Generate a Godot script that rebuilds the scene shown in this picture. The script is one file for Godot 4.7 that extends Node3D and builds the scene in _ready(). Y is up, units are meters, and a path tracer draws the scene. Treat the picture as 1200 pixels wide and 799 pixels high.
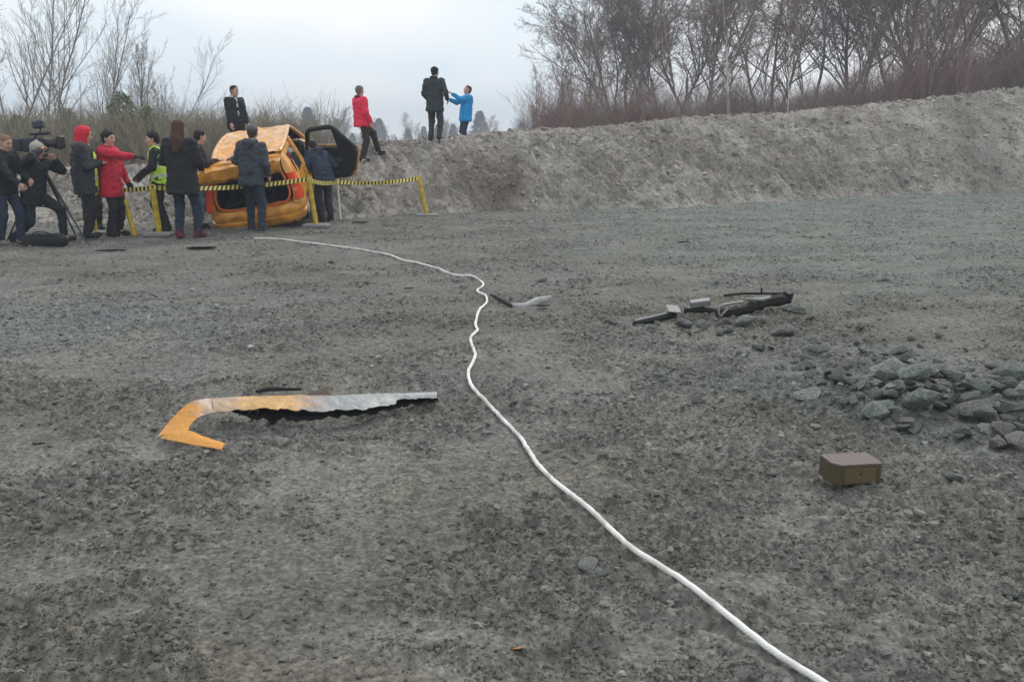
extends Node3D

# ------------------------------------------------------------------ mesh builder
class MB:
	var v := PackedVector3Array()
	var c := PackedColorArray()
	var uv := PackedVector2Array()
	var i := PackedInt32Array()
	var col := Color(1, 1, 1)

	func vert(p: Vector3, u := Vector2.ZERO) -> int:
		v.append(p)
		c.append(col)
		uv.append(u)
		return v.size() - 1

	func tri(a: int, b: int, d: int) -> void:
		i.append(a)
		i.append(b)
		i.append(d)

	func quad(a: int, b: int, d: int, e: int) -> void:  # clockwise seen from the front
		tri(a, b, d)
		tri(a, d, e)

	func tube(pts: PackedVector3Array, radii: PackedFloat32Array, sides := 8, caps := true, squash := 1.0, up := Vector3.ZERO) -> void:
		var n := pts.size()
		var prev := 0
		var nrm := up
		var far := 0.0
		for k in n:
			var t := (pts[mini(k + 1, n - 1)] - pts[maxi(k - 1, 0)]).normalized()
			if nrm == Vector3.ZERO:
				nrm = t.cross(Vector3(0.31, 0.2, 0.93)).normalized()
				if nrm.length() < 0.1:
					nrm = t.cross(Vector3.RIGHT).normalized()
			nrm = (nrm - t * nrm.dot(t)).normalized()
			var bi := t.cross(nrm)
			var start := v.size()
			if k > 0:
				far += pts[k].distance_to(pts[k - 1])
			for s in sides:
				var a := TAU * s / sides
				vert(pts[k] + (nrm * cos(a) + bi * sin(a) * squash) * radii[k], Vector2(float(s) / sides, far))
			if k > 0:
				for s in sides:
					var s2 := (s + 1) % sides
					quad(prev + s, start + s, start + s2, prev + s2)
			prev = start
			if caps and (k == 0 or k == n - 1):
				var m := vert(pts[k])
				for s in sides:
					var s2 := (s + 1) % sides
					if k == 0:
						tri(m, start + s, start + s2)
					else:
						tri(m, start + s2, start + s)

	func rod(a: Vector3, b: Vector3, r: float, r2 := -1.0, sides := 8) -> void:
		tube(PackedVector3Array([a, b]), PackedFloat32Array([r, r if r2 < 0.0 else r2]), sides)

	func box(center: Vector3, size: Vector3, basis := Basis(), bevel := 0.004) -> void:
		var h := size * 0.5
		var e := minf(bevel, minf(h.x, minf(h.y, h.z)) * 0.6)
		var id := {}
		for sx in [-1, 1]:
			for sy in [-1, 1]:
				for sz in [-1, 1]:
					var s := Vector3(sx, sy, sz)
					for ax in 3:
						var p := Vector3(sx * (h.x - e), sy * (h.y - e), sz * (h.z - e))
						p[ax] = s[ax] * h[ax]
						id[[sx, sy, sz, ax]] = vert(center + basis * p)
		for ax in 3:
			var u := (ax + 1) % 3
			var w := (ax + 2) % 3
			for s in [-1, 1]:
				var q := []
				for k in [[-1, -1], [1, -1], [1, 1], [-1, 1]]:
					var key := [0, 0, 0]
					key[ax] = s
					key[u] = k[0]
					key[w] = k[1]
					q.append(id[[key[0], key[1], key[2], ax]])
				if s > 0:
					quad(q[0], q[3], q[2], q[1])
				else:
					quad(q[0], q[1], q[2], q[3])
			# the edges that run along ax
			for su in [-1, 1]:
				for sw in [-1, 1]:
					var lo := [0, 0, 0]
					lo[u] = su
					lo[w] = sw
					lo[ax] = -1
					var hi := lo.duplicate()
					hi[ax] = 1
					var a: int = id[[lo[0], lo[1], lo[2], u]]
					var b: int = id[[lo[0], lo[1], lo[2], w]]
					var cc: int = id[[hi[0], hi[1], hi[2], w]]
					var d: int = id[[hi[0], hi[1], hi[2], u]]
					if su * sw > 0:
						quad(a, d, cc, b)
					else:
						quad(a, b, cc, d)
		for sx in [-1, 1]:
			for sy in [-1, 1]:
				for sz in [-1, 1]:
					var a: int = id[[sx, sy, sz, 0]]
					var b: int = id[[sx, sy, sz, 1]]
					var d: int = id[[sx, sy, sz, 2]]
					if sx * sy * sz > 0:
						tri(a, d, b)
					else:
						tri(a, b, d)

	# a sheet of metal or cloth: rows of points, given a thickness; colours one per point or none
	func sheet(rows: Array, thick: float, cols: Array = []) -> void:
		var nr := rows.size()
		var nc: int = rows[0].size()
		var at := v.size()
		for side in 2:
			for r in nr:
				for q in nc:
					var pr: PackedVector3Array = rows[r]
					var dx: Vector3 = pr[mini(q + 1, nc - 1)] - pr[maxi(q - 1, 0)]
					var dy: Vector3 = rows[mini(r + 1, nr - 1)][q] - rows[maxi(r - 1, 0)][q]
					var n := dx.cross(dy).normalized()
					if cols.size():
						col = cols[r][q]
					vert(pr[q] + n * thick * (0.5 if side == 0 else -0.5), Vector2(float(q) / (nc - 1), float(r) / (nr - 1)))
		var m := nr * nc
		for r in nr - 1:
			for q in nc - 1:
				var a := at + r * nc + q
				quad(a, a + nc, a + nc + 1, a + 1)
				quad(a + m, a + m + 1, a + m + nc + 1, a + m + nc)
		for q in nc - 1:
			var a := at + q
			quad(a, a + 1, a + m + 1, a + m)
			a = at + (nr - 1) * nc + q
			quad(a, a + m, a + m + 1, a + 1)
		for r in nr - 1:
			var a := at + r * nc
			quad(a, a + m, a + m + nc, a + nc)
			a = at + r * nc + nc - 1
			quad(a, a + nc, a + m + nc, a + m)

	# a flat outline in x,y given a thickness along z
	func prism(poly: PackedVector2Array, thick: float, xf := Transform3D()) -> void:
		if Geometry2D.is_polygon_clockwise(poly):
			poly.reverse()
		var ix := Geometry2D.triangulate_polygon(poly)
		var at := v.size()
		var n := poly.size()
		for z in [thick * 0.5, -thick * 0.5]:
			for p in poly:
				vert(xf * Vector3(p.x, p.y, z), p)
		for k in range(0, ix.size(), 3):
			var a := poly[ix[k]]
			var ccw := (poly[ix[k + 1]] - a).cross(poly[ix[k + 2]] - a) > 0.0
			var b := ix[k + 1] if ccw else ix[k + 2]
			var d := ix[k + 2] if ccw else ix[k + 1]
			tri(at + ix[k], at + d, at + b)
			tri(at + n + ix[k], at + n + b, at + n + d)
		for k in n:
			var k2 := (k + 1) % n
			quad(at + k, at + k2, at + n + k2, at + n + k)

	func add(o: MB, xf := Transform3D(), tint := Color(1, 1, 1)) -> void:
		var at := v.size()
		for k in o.v.size():
			v.append(xf * o.v[k])
			c.append(o.c[k] * tint)
		uv.append_array(o.uv)
		var flip := xf.basis.determinant() < 0.0
		for k in range(0, o.i.size(), 3):
			i.append(at + o.i[k])
			i.append(at + (o.i[k + 2] if flip else o.i[k + 1]))
			i.append(at + (o.i[k + 1] if flip else o.i[k + 2]))

	# smooth 0: flat faces, 180: all smooth, between: edges sharper than that many degrees stay sharp
	func mesh(smooth := 180.0) -> ArrayMesh:
		var arr := []
		arr.resize(Mesh.ARRAY_MAX)
		if smooth >= 179.0:
			var n := PackedVector3Array()
			n.resize(v.size())
			for k in range(0, i.size(), 3):
				var a := v[i[k]]
				var f := (v[i[k + 2]] - a).cross(v[i[k + 1]] - a)
				n[i[k]] += f
				n[i[k + 1]] += f
				n[i[k + 2]] += f
			for k in n.size():
				n[k] = n[k].normalized() if n[k].length_squared() > 1e-20 else Vector3.UP
			arr[Mesh.ARRAY_VERTEX] = v
			arr[Mesh.ARRAY_NORMAL] = n
			arr[Mesh.ARRAY_COLOR] = c
			arr[Mesh.ARRAY_TEX_UV] = uv
			arr[Mesh.ARRAY_INDEX] = i
		else:
			var fn := PackedVector3Array()
			var faces := {}
			for k in range(0, i.size(), 3):
				var a := v[i[k]]
				fn.append((v[i[k + 2]] - a).cross(v[i[k + 1]] - a))
				if smooth > 0.0:
					for q in 3:
						if not faces.has(i[k + q]):
							faces[i[k + q]] = PackedInt32Array()
						faces[i[k + q]].append(k / 3)
			var v2 := PackedVector3Array()
			var n2 := PackedVector3Array()
			var c2 := PackedColorArray()
			var u2 := PackedVector2Array()
			var lim := cos(deg_to_rad(smooth))
			for k in i.size():
				var f := fn[k / 3]
				var n := f
				if smooth > 0.0:
					n = Vector3.ZERO
					for q in faces[i[k]]:
						if f.normalized().dot(fn[q].normalized()) >= lim:
							n += fn[q]
				v2.append(v[i[k]])
				n2.append(n.normalized() if n.length_squared() > 1e-20 else Vector3.UP)
				c2.append(c[i[k]])
				u2.append(uv[i[k]])
			arr[Mesh.ARRAY_VERTEX] = v2
			arr[Mesh.ARRAY_NORMAL] = n2
			arr[Mesh.ARRAY_COLOR] = c2
			arr[Mesh.ARRAY_TEX_UV] = u2
		var m := ArrayMesh.new()
		m.add_surface_from_arrays(Mesh.PRIMITIVE_TRIANGLES, arr)
		return m

# ------------------------------------------------------------------ scene tree helpers
var used := {}
var rng := RandomNumberGenerator.new()

func numbered(called: String) -> String:
	var k: int = used.get(called, 0)
	used[called] = k + 1
	return called if k == 0 else "%s_%03d" % [called, k]

func tag(o: Node3D, label := "", category := "", group := "", kind := "") -> Node3D:
	if label: o.set_meta("label", label)
	if category: o.set_meta("category", category)
	if group: o.set_meta("group", group)
	if kind: o.set_meta("kind", kind)
	return o

func base(called: String, at: Vector3, label: String, category: String, group := "") -> Node3D:
	var o := Node3D.new()
	o.name = numbered(called)
	add_child(o)
	o.position = at
	tag(o, label, category, group)
	return o

func put(called: String, mesh: Mesh, mat: Material, parent: Node3D = null) -> MeshInstance3D:
	var o := MeshInstance3D.new()
	o.mesh = mesh
	o.material_override = mat
	if parent:
		var k := 0
		var nm := called
		while parent.has_node(NodePath(nm)):
			k += 1
			nm = "%s_%03d" % [called, k]
		o.name = nm
		parent.add_child(o)
	else:
		o.name = numbered(called)
		add_child(o)
	return o

func copy(o: Node3D, at: Vector3, label: String) -> Node3D:
	var nm := str(o.name)
	var cut := nm.rfind("_")
	if cut > 0 and nm.substr(cut + 1).is_valid_int():
		nm = nm.substr(0, cut)
	var d: Node3D = o.duplicate()
	d.name = numbered(nm)
	add_child(d)
	d.position = at
	d.set_meta("label", label)
	return d

func srgb(r: float, g: float, b: float) -> Color:  # linear numbers -> the colour a material wants
	return Color(r, g, b).linear_to_srgb()

func mat(r: float, g: float, b: float, rough := 0.8, metal := 0.0) -> StandardMaterial3D:
	var m := StandardMaterial3D.new()
	m.albedo_color = srgb(r, g, b)
	m.roughness = rough
	m.metallic = metal
	return m

func vmat(rough := 0.85, metal := 0.0) -> StandardMaterial3D:  # coloured by its vertices
	var m := mat(1, 1, 1, rough, metal)
	m.vertex_color_use_as_albedo = true
	return m

func noise(seed_: int, freq: float, oct := 1, kind := FastNoiseLite.TYPE_SIMPLEX_SMOOTH) -> FastNoiseLite:
	var n := FastNoiseLite.new()
	n.seed = seed_
	n.frequency = freq
	n.noise_type = kind
	n.fractal_type = FastNoiseLite.FRACTAL_FBM if oct > 1 else FastNoiseLite.FRACTAL_NONE
	n.fractal_octaves = oct
	return n

func grain(seed_: int, freq: float, lo: float, hi: float, oct := 4, size := 512) -> NoiseTexture2D:  # a seamless grey pattern
	var t := NoiseTexture2D.new()
	t.width = size
	t.height = size
	t.seamless = true
	t.noise = noise(seed_, freq, oct)
	t.normalize = true
	var g := Gradient.new()
	g.set_color(0, Color(lo, lo, lo))
	g.set_color(1, Color(hi, hi, hi))
	t.color_ramp = g
	return t

func relief(m: StandardMaterial3D, tex: Texture2D, cm: float, scale: float, world := false) -> void:
	m.uv1_triplanar = true
	m.uv1_world_triplanar = world
	m.uv1_scale = Vector3.ONE * scale
	m.heightmap_enabled = true
	m.heightmap_texture = tex
	m.heightmap_scale = cm

func lerp_table(t: Array, x: float, col: int) -> float:
	if x <= t[0][0]:
		return t[0][col]
	for k in t.size() - 1:
		if x < t[k + 1][0]:
			var a: Array = t[k]
			var b: Array = t[k + 1]
			var s: float = (x - a[0]) / (b[0] - a[0])
			s = lerpf(s, s * s * (3.0 - 2.0 * s), 0.5)
			return lerpf(a[col], b[col], s)
	return t[t.size() - 1][col]

# ------------------------------------------------------------------ the lie of the land
const BASE := [[-40, 17.0], [-13, 16.7], [-10, 16.7], [-6.45, 16.4], [-3.3, 17.4], [-1.85, 18.6], [0, 19.7], [2, 20.0], [4.1, 20.7], [6.7, 22.4], [9.5, 24.1], [12.65, 25.6], [15.66, 26.4], [22, 28.0], [60, 32.0]]
const CREST := [[-40, 22.0, 1.1], [-12.9, 21.5, 1.0], [-9.7, 20.5, 0.86], [-8.6, 20.4, 0.9], [-6.6, 20.4, 1.05], [-5, 20.5, 1.25], [-3.7, 20.5, 1.39], [-3.07, 21, 1.52], [-2.05, 21.5, 1.6], [-0.43, 22, 1.72], [0.44, 22.5, 1.77], [2.33, 24, 1.87], [5.04, 26, 2.14], [8.66, 28, 2.39], [10.5, 29, 2.58], [13, 30, 2.78], [15.66, 31, 3.08], [18.44, 32, 3.34], [26, 34, 3.8], [60, 40, 4.0]]
var n_wide := noise(1, 0.22, 2)
var n_patch := noise(2, 0.55, 3)
var n_patch2 := noise(3, 2.2, 2)
var n_track := noise(4, 1.0, 3)
var n_clod := noise(5, 11.0, 1, FastNoiseLite.TYPE_CELLULAR)
var n_clod2 := noise(6, 26.0, 1, FastNoiseLite.TYPE_CELLULAR)
var n_fine := noise(7, 22.0, 3)
var n_bank := noise(8, 0.8, 4)
var n_bank2 := noise(9, 3.6, 3)
var n_col := noise(10, 0.35, 4)
var n_col2 := noise(11, 12.0, 4)
var n_mott := noise(13, 1.5, 3)
var n_crack := noise(12, 5.5, 1, FastNoiseLite.TYPE_CELLULAR)
var b_lut := PackedFloat32Array()
var c_lut := PackedFloat32Array()
var h_lut := PackedFloat32Array()

func make_lut() -> void:
	n_crack.cellular_return_type = FastNoiseLite.RETURN_DISTANCE2_SUB
	n_crack.cellular_jitter = 1.0
	for k in 1001:
		var x := -40.0 + k * 0.1
		b_lut.append(lerp_table(BASE, x, 1))
		c_lut.append(lerp_table(CREST, x, 1))
		h_lut.append(lerp_table(CREST, x, 2))

func lut(t: PackedFloat32Array, x: float) -> float:
	var f := clampf((x + 40.0) * 10.0, 0.0, 999.0)
	var k := int(f)
	return lerpf(t[k], t[k + 1], f - k)

func foot_of_bank(x: float) -> float:
	return lut(b_lut, x) + 0.35 * n_bank.get_noise_2d(x * 0.9, 3.0)

# how broken up the dirt is here: 0 packed smooth, 1 all clods
func broken(x: float, z: float) -> float:
	var m := n_patch.get_noise_2d(x, z * 1.5) * 1.1 + n_patch2.get_noise_2d(x, z * 1.5) * 0.45 + 0.16
	m += 0.55 * exp(-(pow((x - 1.7) / 1.5, 2.0) + pow((z + 4.3) / 1.6, 2.0)))     # round the heap of stones
	m -= 0.45 * exp(-(pow((x + 5.0) / 5.0, 2.0) + pow((z + 11.5) / 2.2, 2.0)))    # driven smooth by the crowd
	m += 0.45 * exp(-(pow((x - 1.7) / 1.0, 2.0) + pow((z + 2.8) / 0.6, 2.0)))
	m -= 0.30 * exp(-(pow((x - 0.9) / 0.7, 2.0) + pow((z + 3.5) / 0.5, 2.0)))
	return smoothstep(-0.05, 0.42, m)

func height(x: float, z: float) -> float:
	var d := -z
	var b := foot_of_bank(x)
	var y := 0.035 * n_wide.get_noise_2d(x, z)
	if d < b + 0.4:
		var near := 1.0 - smoothstep(11.0, 30.0, d) * 0.5
		var m := broken(x, z)
		var al := x * 0.94 - z * 0.34
		var ac := x * 0.34 + z * 0.94
		y += 0.034 * n_track.get_noise_2d(al * 0.4, ac * 2.4) * (1.0 - 0.5 * m)
		var cl := n_clod.get_noise_2d(al * 0.75, ac * 1.05)
		y += m * near * (0.062 * maxf(0.0, -cl - 0.35) - 0.010)
		y += (0.05 + m) * near * 0.030 * maxf(0.0, -n_clod2.get_noise_2d(al * 0.8, ac) - 0.3)
		for c0: float in [-3.05, -4.55, -8.4, -10.1]:  # worn wheel ruts
			var off := (ac - c0 - 0.12 * n_wide.get_noise_1d(al * 2.0)) / 0.11
			if absf(off) < 2.5:
				y -= 0.014 * (1.0 - smoothstep(-0.5, 1.2, x)) * exp(-off * off) * (1.0 + 0.3 * sin(al * 62.0 + off * 1.5))
		if d < 9.0:
			var dry := smoothstep(0.02, 0.30, n_patch.get_noise_2d(x * 0.9 + 50.0, z * 1.2)) * smoothstep(-0.6, 0.8, x) * (1.0 - smoothstep(5.0, 9.0, d))
			if dry > 0.0:
				var wob := 0.08 * n_col2.get_noise_2d(x * 0.3, z * 0.3)
				var e := n_crack.get_noise_2d(x + wob, z * 1.3 - wob) + 1.0   # small on the seams between plates
				y -= 0.016 * dry * (1.0 - smoothstep(0.02, 0.13, e))
		y += 0.0085 * (0.12 + m) * n_fine.get_noise_2d(x, z)
		y += 0.09 * exp(-(pow((x - 2.35) / 0.75, 2.0) + pow((z + 4.75) / 0.7, 2.0)))   # the heap
		y += 0.03 * exp(-(pow((x - 1.9) / 0.9, 2.0) + pow((z + 7.9) / 0.45, 2.0)))
	if d > b:
		var cd := lut(c_lut, x)
		var hc := lut(h_lut, x)
		var t := (d - b) / maxf(cd - b, 0.5)
		if t < 1.0:
			y += hc * (1.0 - pow(1.0 - t, 1.6))
		else:
			y += maxf(hc - 0.02 * (d - cd) - 0.27 * maxf(d - cd - 0.7, 0.0), hc * lerpf(0.62, 0.2, smoothstep(60.0, 160.0, d)))
		var rough := smoothstep(0.0, 0.5, d - b) * (1.0 - smoothstep(38.0, 60.0, d))
		var soft := 1.0 - 0.45 * smoothstep(0.75, 1.0, t)
		y += rough * soft * (0.20 * n_bank.get_noise_2d(x, z * 1.3) + 0.20 * n_bank2.get_noise_2d(x * 0.75, z * 1.2) + 0.09 * maxf(0.0, -n_clod.get_noise_2d(x * 0.35, z * 0.35) - 0.4))
	return y

func dirt_colour(x: float, z: float, bank: bool) -> Color:
	var a := n_col.get_noise_2d(x, z)
	var s := n_col2.get_noise_2d(x, z)
	var c: Color
	if bank:
		c = Color(0.318, 0.296, 0.270).lerp(Color(0.175, 0.157, 0.140), clampf(0.4 + a * 0.9 + s * 0.9, 0.0, 1.0))
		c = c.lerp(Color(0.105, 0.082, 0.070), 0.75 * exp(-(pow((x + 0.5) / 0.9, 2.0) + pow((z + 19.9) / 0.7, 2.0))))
		var dark := smoothstep(0.10, 0.34, n_bank2.get_noise_2d(x * 0.35 + 40.0, z * 1.1))
		c = c.lerp(Color(0.120, 0.108, 0.096), 0.65 * dark)
	else:
		c = Color(0.140, 0.140, 0.130).lerp(Color(0.118, 0.112, 0.100), clampf(0.42 + a * 1.1, 0.0, 1.0))
		var green := smoothstep(-2.0, 5.0, x + 2.0 * a) * smoothstep(7.5, 11.5, -z + 2.0 * a)
		c = c.lerp(Color(0.150, 0.165, 0.152), green * 0.75)
		var gravel := exp(-(pow((x + 4.3) / 2.6, 2.0) + pow((z + 7.6) / 1.3, 2.0)))
		c = c.lerp(Color(0.150, 0.158, 0.160), gravel * 0.8)
		var stones := exp(-(pow((x - 2.4) / 1.2, 2.0) + pow((z + 5.0) / 1.1, 2.0)))
		c = c.lerp(Color(0.105, 0.118, 0.112), stones * 0.6)
		var pale := smoothstep(0.12, 0.4, n_patch.get_noise_2d(x * 0.8 + 31.0, z * 0.8)) * (1.0 - green)
		c = c.lerp(Color(0.168, 0.163, 0.150), pale * 0.55)
	var al := x * 0.94 - z * 0.34
	var ac := x * 0.34 + z * 0.94
	var mott := 0.9 * n_mott.get_noise_2d(al * 0.55, ac * 1.5)
	if not bank:
		mott += lerpf(0.10, -0.10, broken(x, z))
		c = c.lerp(Color(c.r * 1.025, c.g * 0.995, c.b * 0.955), smoothstep(0.0, 0.4, n_mott.get_noise_2d(x * 0.4 + 70.0, z * 0.4)))
	s += mott * 0.5
	var k := (1.62 if bank else 1.76) * (1.0 + 0.52 * s)
	return Color(c.r * k, c.g * k, c.b * k)

func rest(x: float, z: float, r: float) -> float:  # the height on which something r wide comes to rest
	var y := -9.0
	for i in range(-2, 3):
		for j in range(-2, 3):
			y = maxf(y, height(x + r * i * 0.5, z + r * j * 0.5))
	return y

# ------------------------------------------------------------------ the scene
func _ready() -> void:
	# camera: a phone held at eye height, tipped down
	var cam := Camera3D.new()
	cam.name = "camera"
	add_child(cam)
	cam.fov = 43.555
	cam.near = 0.05
	cam.far = 1500.0
	cam.position = Vector3(0, 1.6, 0)
	cam.rotation_degrees = Vector3(-13.306, 0, 0)
	# overcast sky
	var env := Environment.new()
	env.background_mode = Environment.BG_SKY
	env.sky = Sky.new()
	var pano := PanoramaSkyMaterial.new()
	pano.panorama = sky_picture()
	pano.energy_multiplier = 1.0
	env.sky.sky_material = pano
	env.tonemap_mode = Environment.TONE_MAPPER_LINEAR
	env.tonemap_exposure = 1.18
	env.sdfgi_enabled = true
	env.ssao_enabled = true
	env.ssil_enabled = true
	env.fog_enabled = true
	env.fog_light_color = Color(0.86, 0.90, 0.95)
	env.fog_density = 0.0022
	var we := WorldEnvironment.new()
	we.name = "world_environment"
	we.environment = env
	add_child(we)
	var sun := DirectionalLight3D.new()
	sun.name = "sun_behind_cloud"
	sun.light_energy = 0.5
	sun.light_color = Color(1.0, 0.975, 0.94)
	sun.light_angular_distance = 16.0
	sun.shadow_enabled = true
	sun.rotation_degrees = Vector3(-46, 156, 0)
	add_child(sun)

	make_lut()
	make_materials()
	var soil := vmat(0.95)
	soil.albedo_texture = grain(21, 0.022, 0.58, 1.0, 5, 1024)
	relief(soil, grain(22, 0.020, 0.0, 1.0, 5, 1024), 1.6, 1.3, true)
	soil.metallic_specular = 0.25
	var bank_soil := vmat(0.97)
	bank_soil.albedo_texture = grain(23, 0.022, 0.66, 1.0, 5, 1024)
	relief(bank_soil, grain(24, 0.016, 0.0, 1.0, 5, 1024), 7.0, 0.45, true)
	bank_soil.metallic_specular = 0.2
	build_ground(soil, bank_soil)
	build_trees()

	build_car()
	build_people()
	build_barrier()
	build_tv_camera()
	build_bag()
	build_fender()
	build_bumper_wreck()
	build_trim_scrap()
	build_box()
	build_rope()
	build_stones()
	build_scraps()
	var grit: Array = []
	for k in 5:
		grit.append(stone(300 + k, 9, Vector3(1, 1, 1), 1))
	scatter("clods", "loose clods and pebbles lying all over the dirt", grit, M.grit, 115000, 7, 1.75, 26.0, 0.0042, 0.0011, 0.055, false)
	scatter("larger_clods", "larger clods and stones here and there on the dirt", grit, M.grit, 2600, 8, 1.9, 26.0, 0.014, 0.0018, 0.07, false, 0.006)
	scatter("bank_clods", "clods and stones on the slope of the earth bank", grit, M.grit, 20000, 9, 16.0, 36.0, 0.014, 0.0011, 0.20, true)

func sky_picture() -> ImageTexture:
	var w := 1024
	var h := 512
	var n := noise(90, 1.1, 5)
	var n2 := noise(91, 2.6, 4)
	var im := Image.create(w, h, false, Image.FORMAT_RGBF)
	for y in h:
		var el := PI / 2 - PI * (y + 0.5) / h
		for x in w:
			var a := TAU * (x + 0.5) / w
			var d := Vector3(cos(el) * sin(a), sin(el) * 2.4, cos(el) * cos(a))
			var t := clampf(0.55 + 1.7 * n.get_noise_3dv(d * 1.5) + 0.35 * n2.get_noise_3dv(d * 1.6), 0.0, 1.0)
			var c := Color(0.58, 0.75, 0.89).lerp(Color(0.95, 0.975, 0.985), t)
			im.set_pixel(x, y, c.linear_to_srgb())
	return ImageTexture.create_from_image(im)

func make_materials() -> void:
	M.skin = vmat(0.6)
	M.cloth = vmat(0.9)
	relief(M.cloth, grain(31, 0.03, 0.0, 1.0, 3, 256), 0.6, 5.0)
	M.bark = vmat(0.95)
	M.leaf = vmat(0.8)
	M.orange = mat(0.98, 0.43, 0.050, 0.32)
	M.orange.clearcoat_enabled = true
	M.orange.clearcoat = 0.4
	M.orange.clearcoat_roughness = 0.12
	M.orange.albedo_texture = grain(32, 0.009, 0.62, 1.0, 5, 512)
	M.orange.uv1_triplanar = true
	M.orange.uv1_scale = Vector3.ONE * 0.8
	M.shaded_orange = mat(0.62, 0.10, 0.02, 0.4)
	M.lamp_red = mat(0.62, 0.055, 0.014, 0.4)
	M.lamp_red.metallic_specular = 0.3
	M.black = mat(0.014, 0.014, 0.015, 0.6)
	M.black.metallic_specular = 0.35
	relief(M.black, grain(33, 0.02, 0.0, 1.0, 4, 256), 0.4, 4.0)
	M.seat = mat(0.03, 0.03, 0.033, 0.9)
	M.grey_cloth = mat(0.22, 0.22, 0.23, 0.9)
	M.dark_glass = mat(0.02, 0.024, 0.028, 0.08)
	M.rubber = mat(0.02, 0.02, 0.02, 0.85)
	M.metal = mat(0.42, 0.43, 0.44, 0.45, 0.7)
	M.pale_metal = mat(0.20, 0.205, 0.21, 0.55, 0.3)
	relief(M.pale_metal, grain(34, 0.03, 0.0, 1.0, 4, 256), 0.5, 5.0)
	M.brown_metal = mat(0.16, 0.12, 0.10, 0.8)
	M.panel = vmat(0.45)
	M.panel.albedo_texture = grain(35, 0.03, 0.80, 1.0, 5, 512)
	relief(M.panel, grain(36, 0.015, 0.0, 1.0, 4, 256), 0.35, 3.0)
	M.gear = mat(0.012, 0.012, 0.014, 0.5)
	M.gear_blue = mat(0.025, 0.03, 0.045, 0.45)
	M.concrete = mat(0.20, 0.20, 0.21, 0.95)
	relief(M.concrete, grain(37, 0.03, 0.0, 1.0, 4, 256), 0.6, 3.0)
	M.yellow = mat(0.66, 0.47, 0.03, 0.5)
	M.yellow.albedo_texture = grain(38, 0.02, 0.72, 1.0, 5, 256)
	M.yellow.uv1_triplanar = true
	M.yellow.uv1_scale = Vector3.ONE * 1.5
	M.white = mat(0.62, 0.62, 0.60, 0.5)
	M.rope = vmat(0.75)
	M.rope.albedo_texture = rope_picture()
	M.rope.heightmap_enabled = true
	M.rope.heightmap_texture = rope_picture()
	M.rope.heightmap_scale = 0.03
	M.box_dark = mat(0.095, 0.072, 0.035, 0.8)
	M.box_front = mat(0.135, 0.100, 0.044, 0.75)
	M.box_lid = mat(0.15, 0.118, 0.106, 0.7)
	for k: String in ["box_dark", "box_front", "box_lid"]:
		relief(M[k], grain(39, 0.04, 0.0, 1.0, 4, 256), 0.12, 8.0)
		M[k].albedo_texture = grain(40, 0.02, 0.75, 1.0, 5, 256)
	M.chip = mat(0.42, 0.20, 0.08, 0.6)
	M.grit = vmat(0.95)
	M.grit.metallic_specular = 0.25
	relief(M.grit, grain(41, 0.03, 0.0, 1.0, 4, 256), 0.5, 2.0)
	M.stone = []
	for k in 4:
		var c: Array = [[0.185, 0.208, 0.196], [0.255, 0.270, 0.258], [0.135, 0.150, 0.145], [0.205, 0.202, 0.188]][k]
		var m := mat(c[0] * 1.25, c[1] * 1.25, c[2] * 1.25, 0.9)
		m.metallic_specular = 0.3
		m.albedo_texture = grain(42 + k, 0.014, 0.58, 1.0, 6, 512)
		relief(m, grain(46, 0.02, 0.0, 1.0, 5, 512), 1.0, 1.4)
		M.stone.append(m)
	M.tape = mat(1, 1, 1, 0.5)
	M.tape.albedo_texture = tape_picture()
	make_head()
	hand_mb = [make_hand(0.45), make_hand(1.05)]

func rope_picture() -> ImageTexture:
	if M.has("rope_tex"):
		return M.rope_tex
	var im := Image.create(64, 64, false, Image.FORMAT_RGB8)
	var n := noise(95, 0.2, 3)
	for y in 64:
		for x in 64:
			var s := 0.5 + 0.5 * sin(TAU * 4.0 * x / 64.0)
			var g := clampf(0.92 + 0.05 * s + 0.06 * n.get_noise_2d(x, y), 0.0, 1.0)
			im.set_pixel(x, y, Color(g, g, g))
	M.rope_tex = ImageTexture.create_from_image(im)
	return M.rope_tex

func tape_picture() -> ImageTexture:
	var im := Image.create(128, 64, false, Image.FORMAT_RGB8)
	for y in 64:
		for x in 128:
			var s := fposmod((x + y * 0.7) / 64.0, 1.0)
			im.set_pixel(x, y, Color(0.90, 0.83, 0.42) if s < 0.55 else Color(0.16, 0.16, 0.14))
	return ImageTexture.create_from_image(im)

func build_barrier() -> void:
	var a := post(-7.20, -14.75, -0.03, 0.86, 0.052, true, M.yellow, "thick yellow post beside the person with the raised red hood")
	var b := post(-6.45, -14.60, -0.11, 0.60, 0.042, false, M.yellow, "short yellow post leaning left, without any tape")
	var c := post(-5.98, -14.50, -0.06, 0.86, 0.048, true, M.yellow, "yellow post on a grey slab in front of the vested worker")
	var d := post(-3.62, -15.85, -0.11, 0.93, 0.046, true, M.yellow, "yellow post on a grey slab at the right side of the wreck")
	var e := post(-3.46, -17.30, -0.03, 0.80, 0.022, false, M.white, "thin white post between two yellow ones")
	var f := post(-1.80, -18.2, -0.17, 0.86, 0.048, true, M.yellow, "rightmost yellow post, leaning left at the foot of the bank")
	build_tape([a, c, d, e, f])

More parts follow.
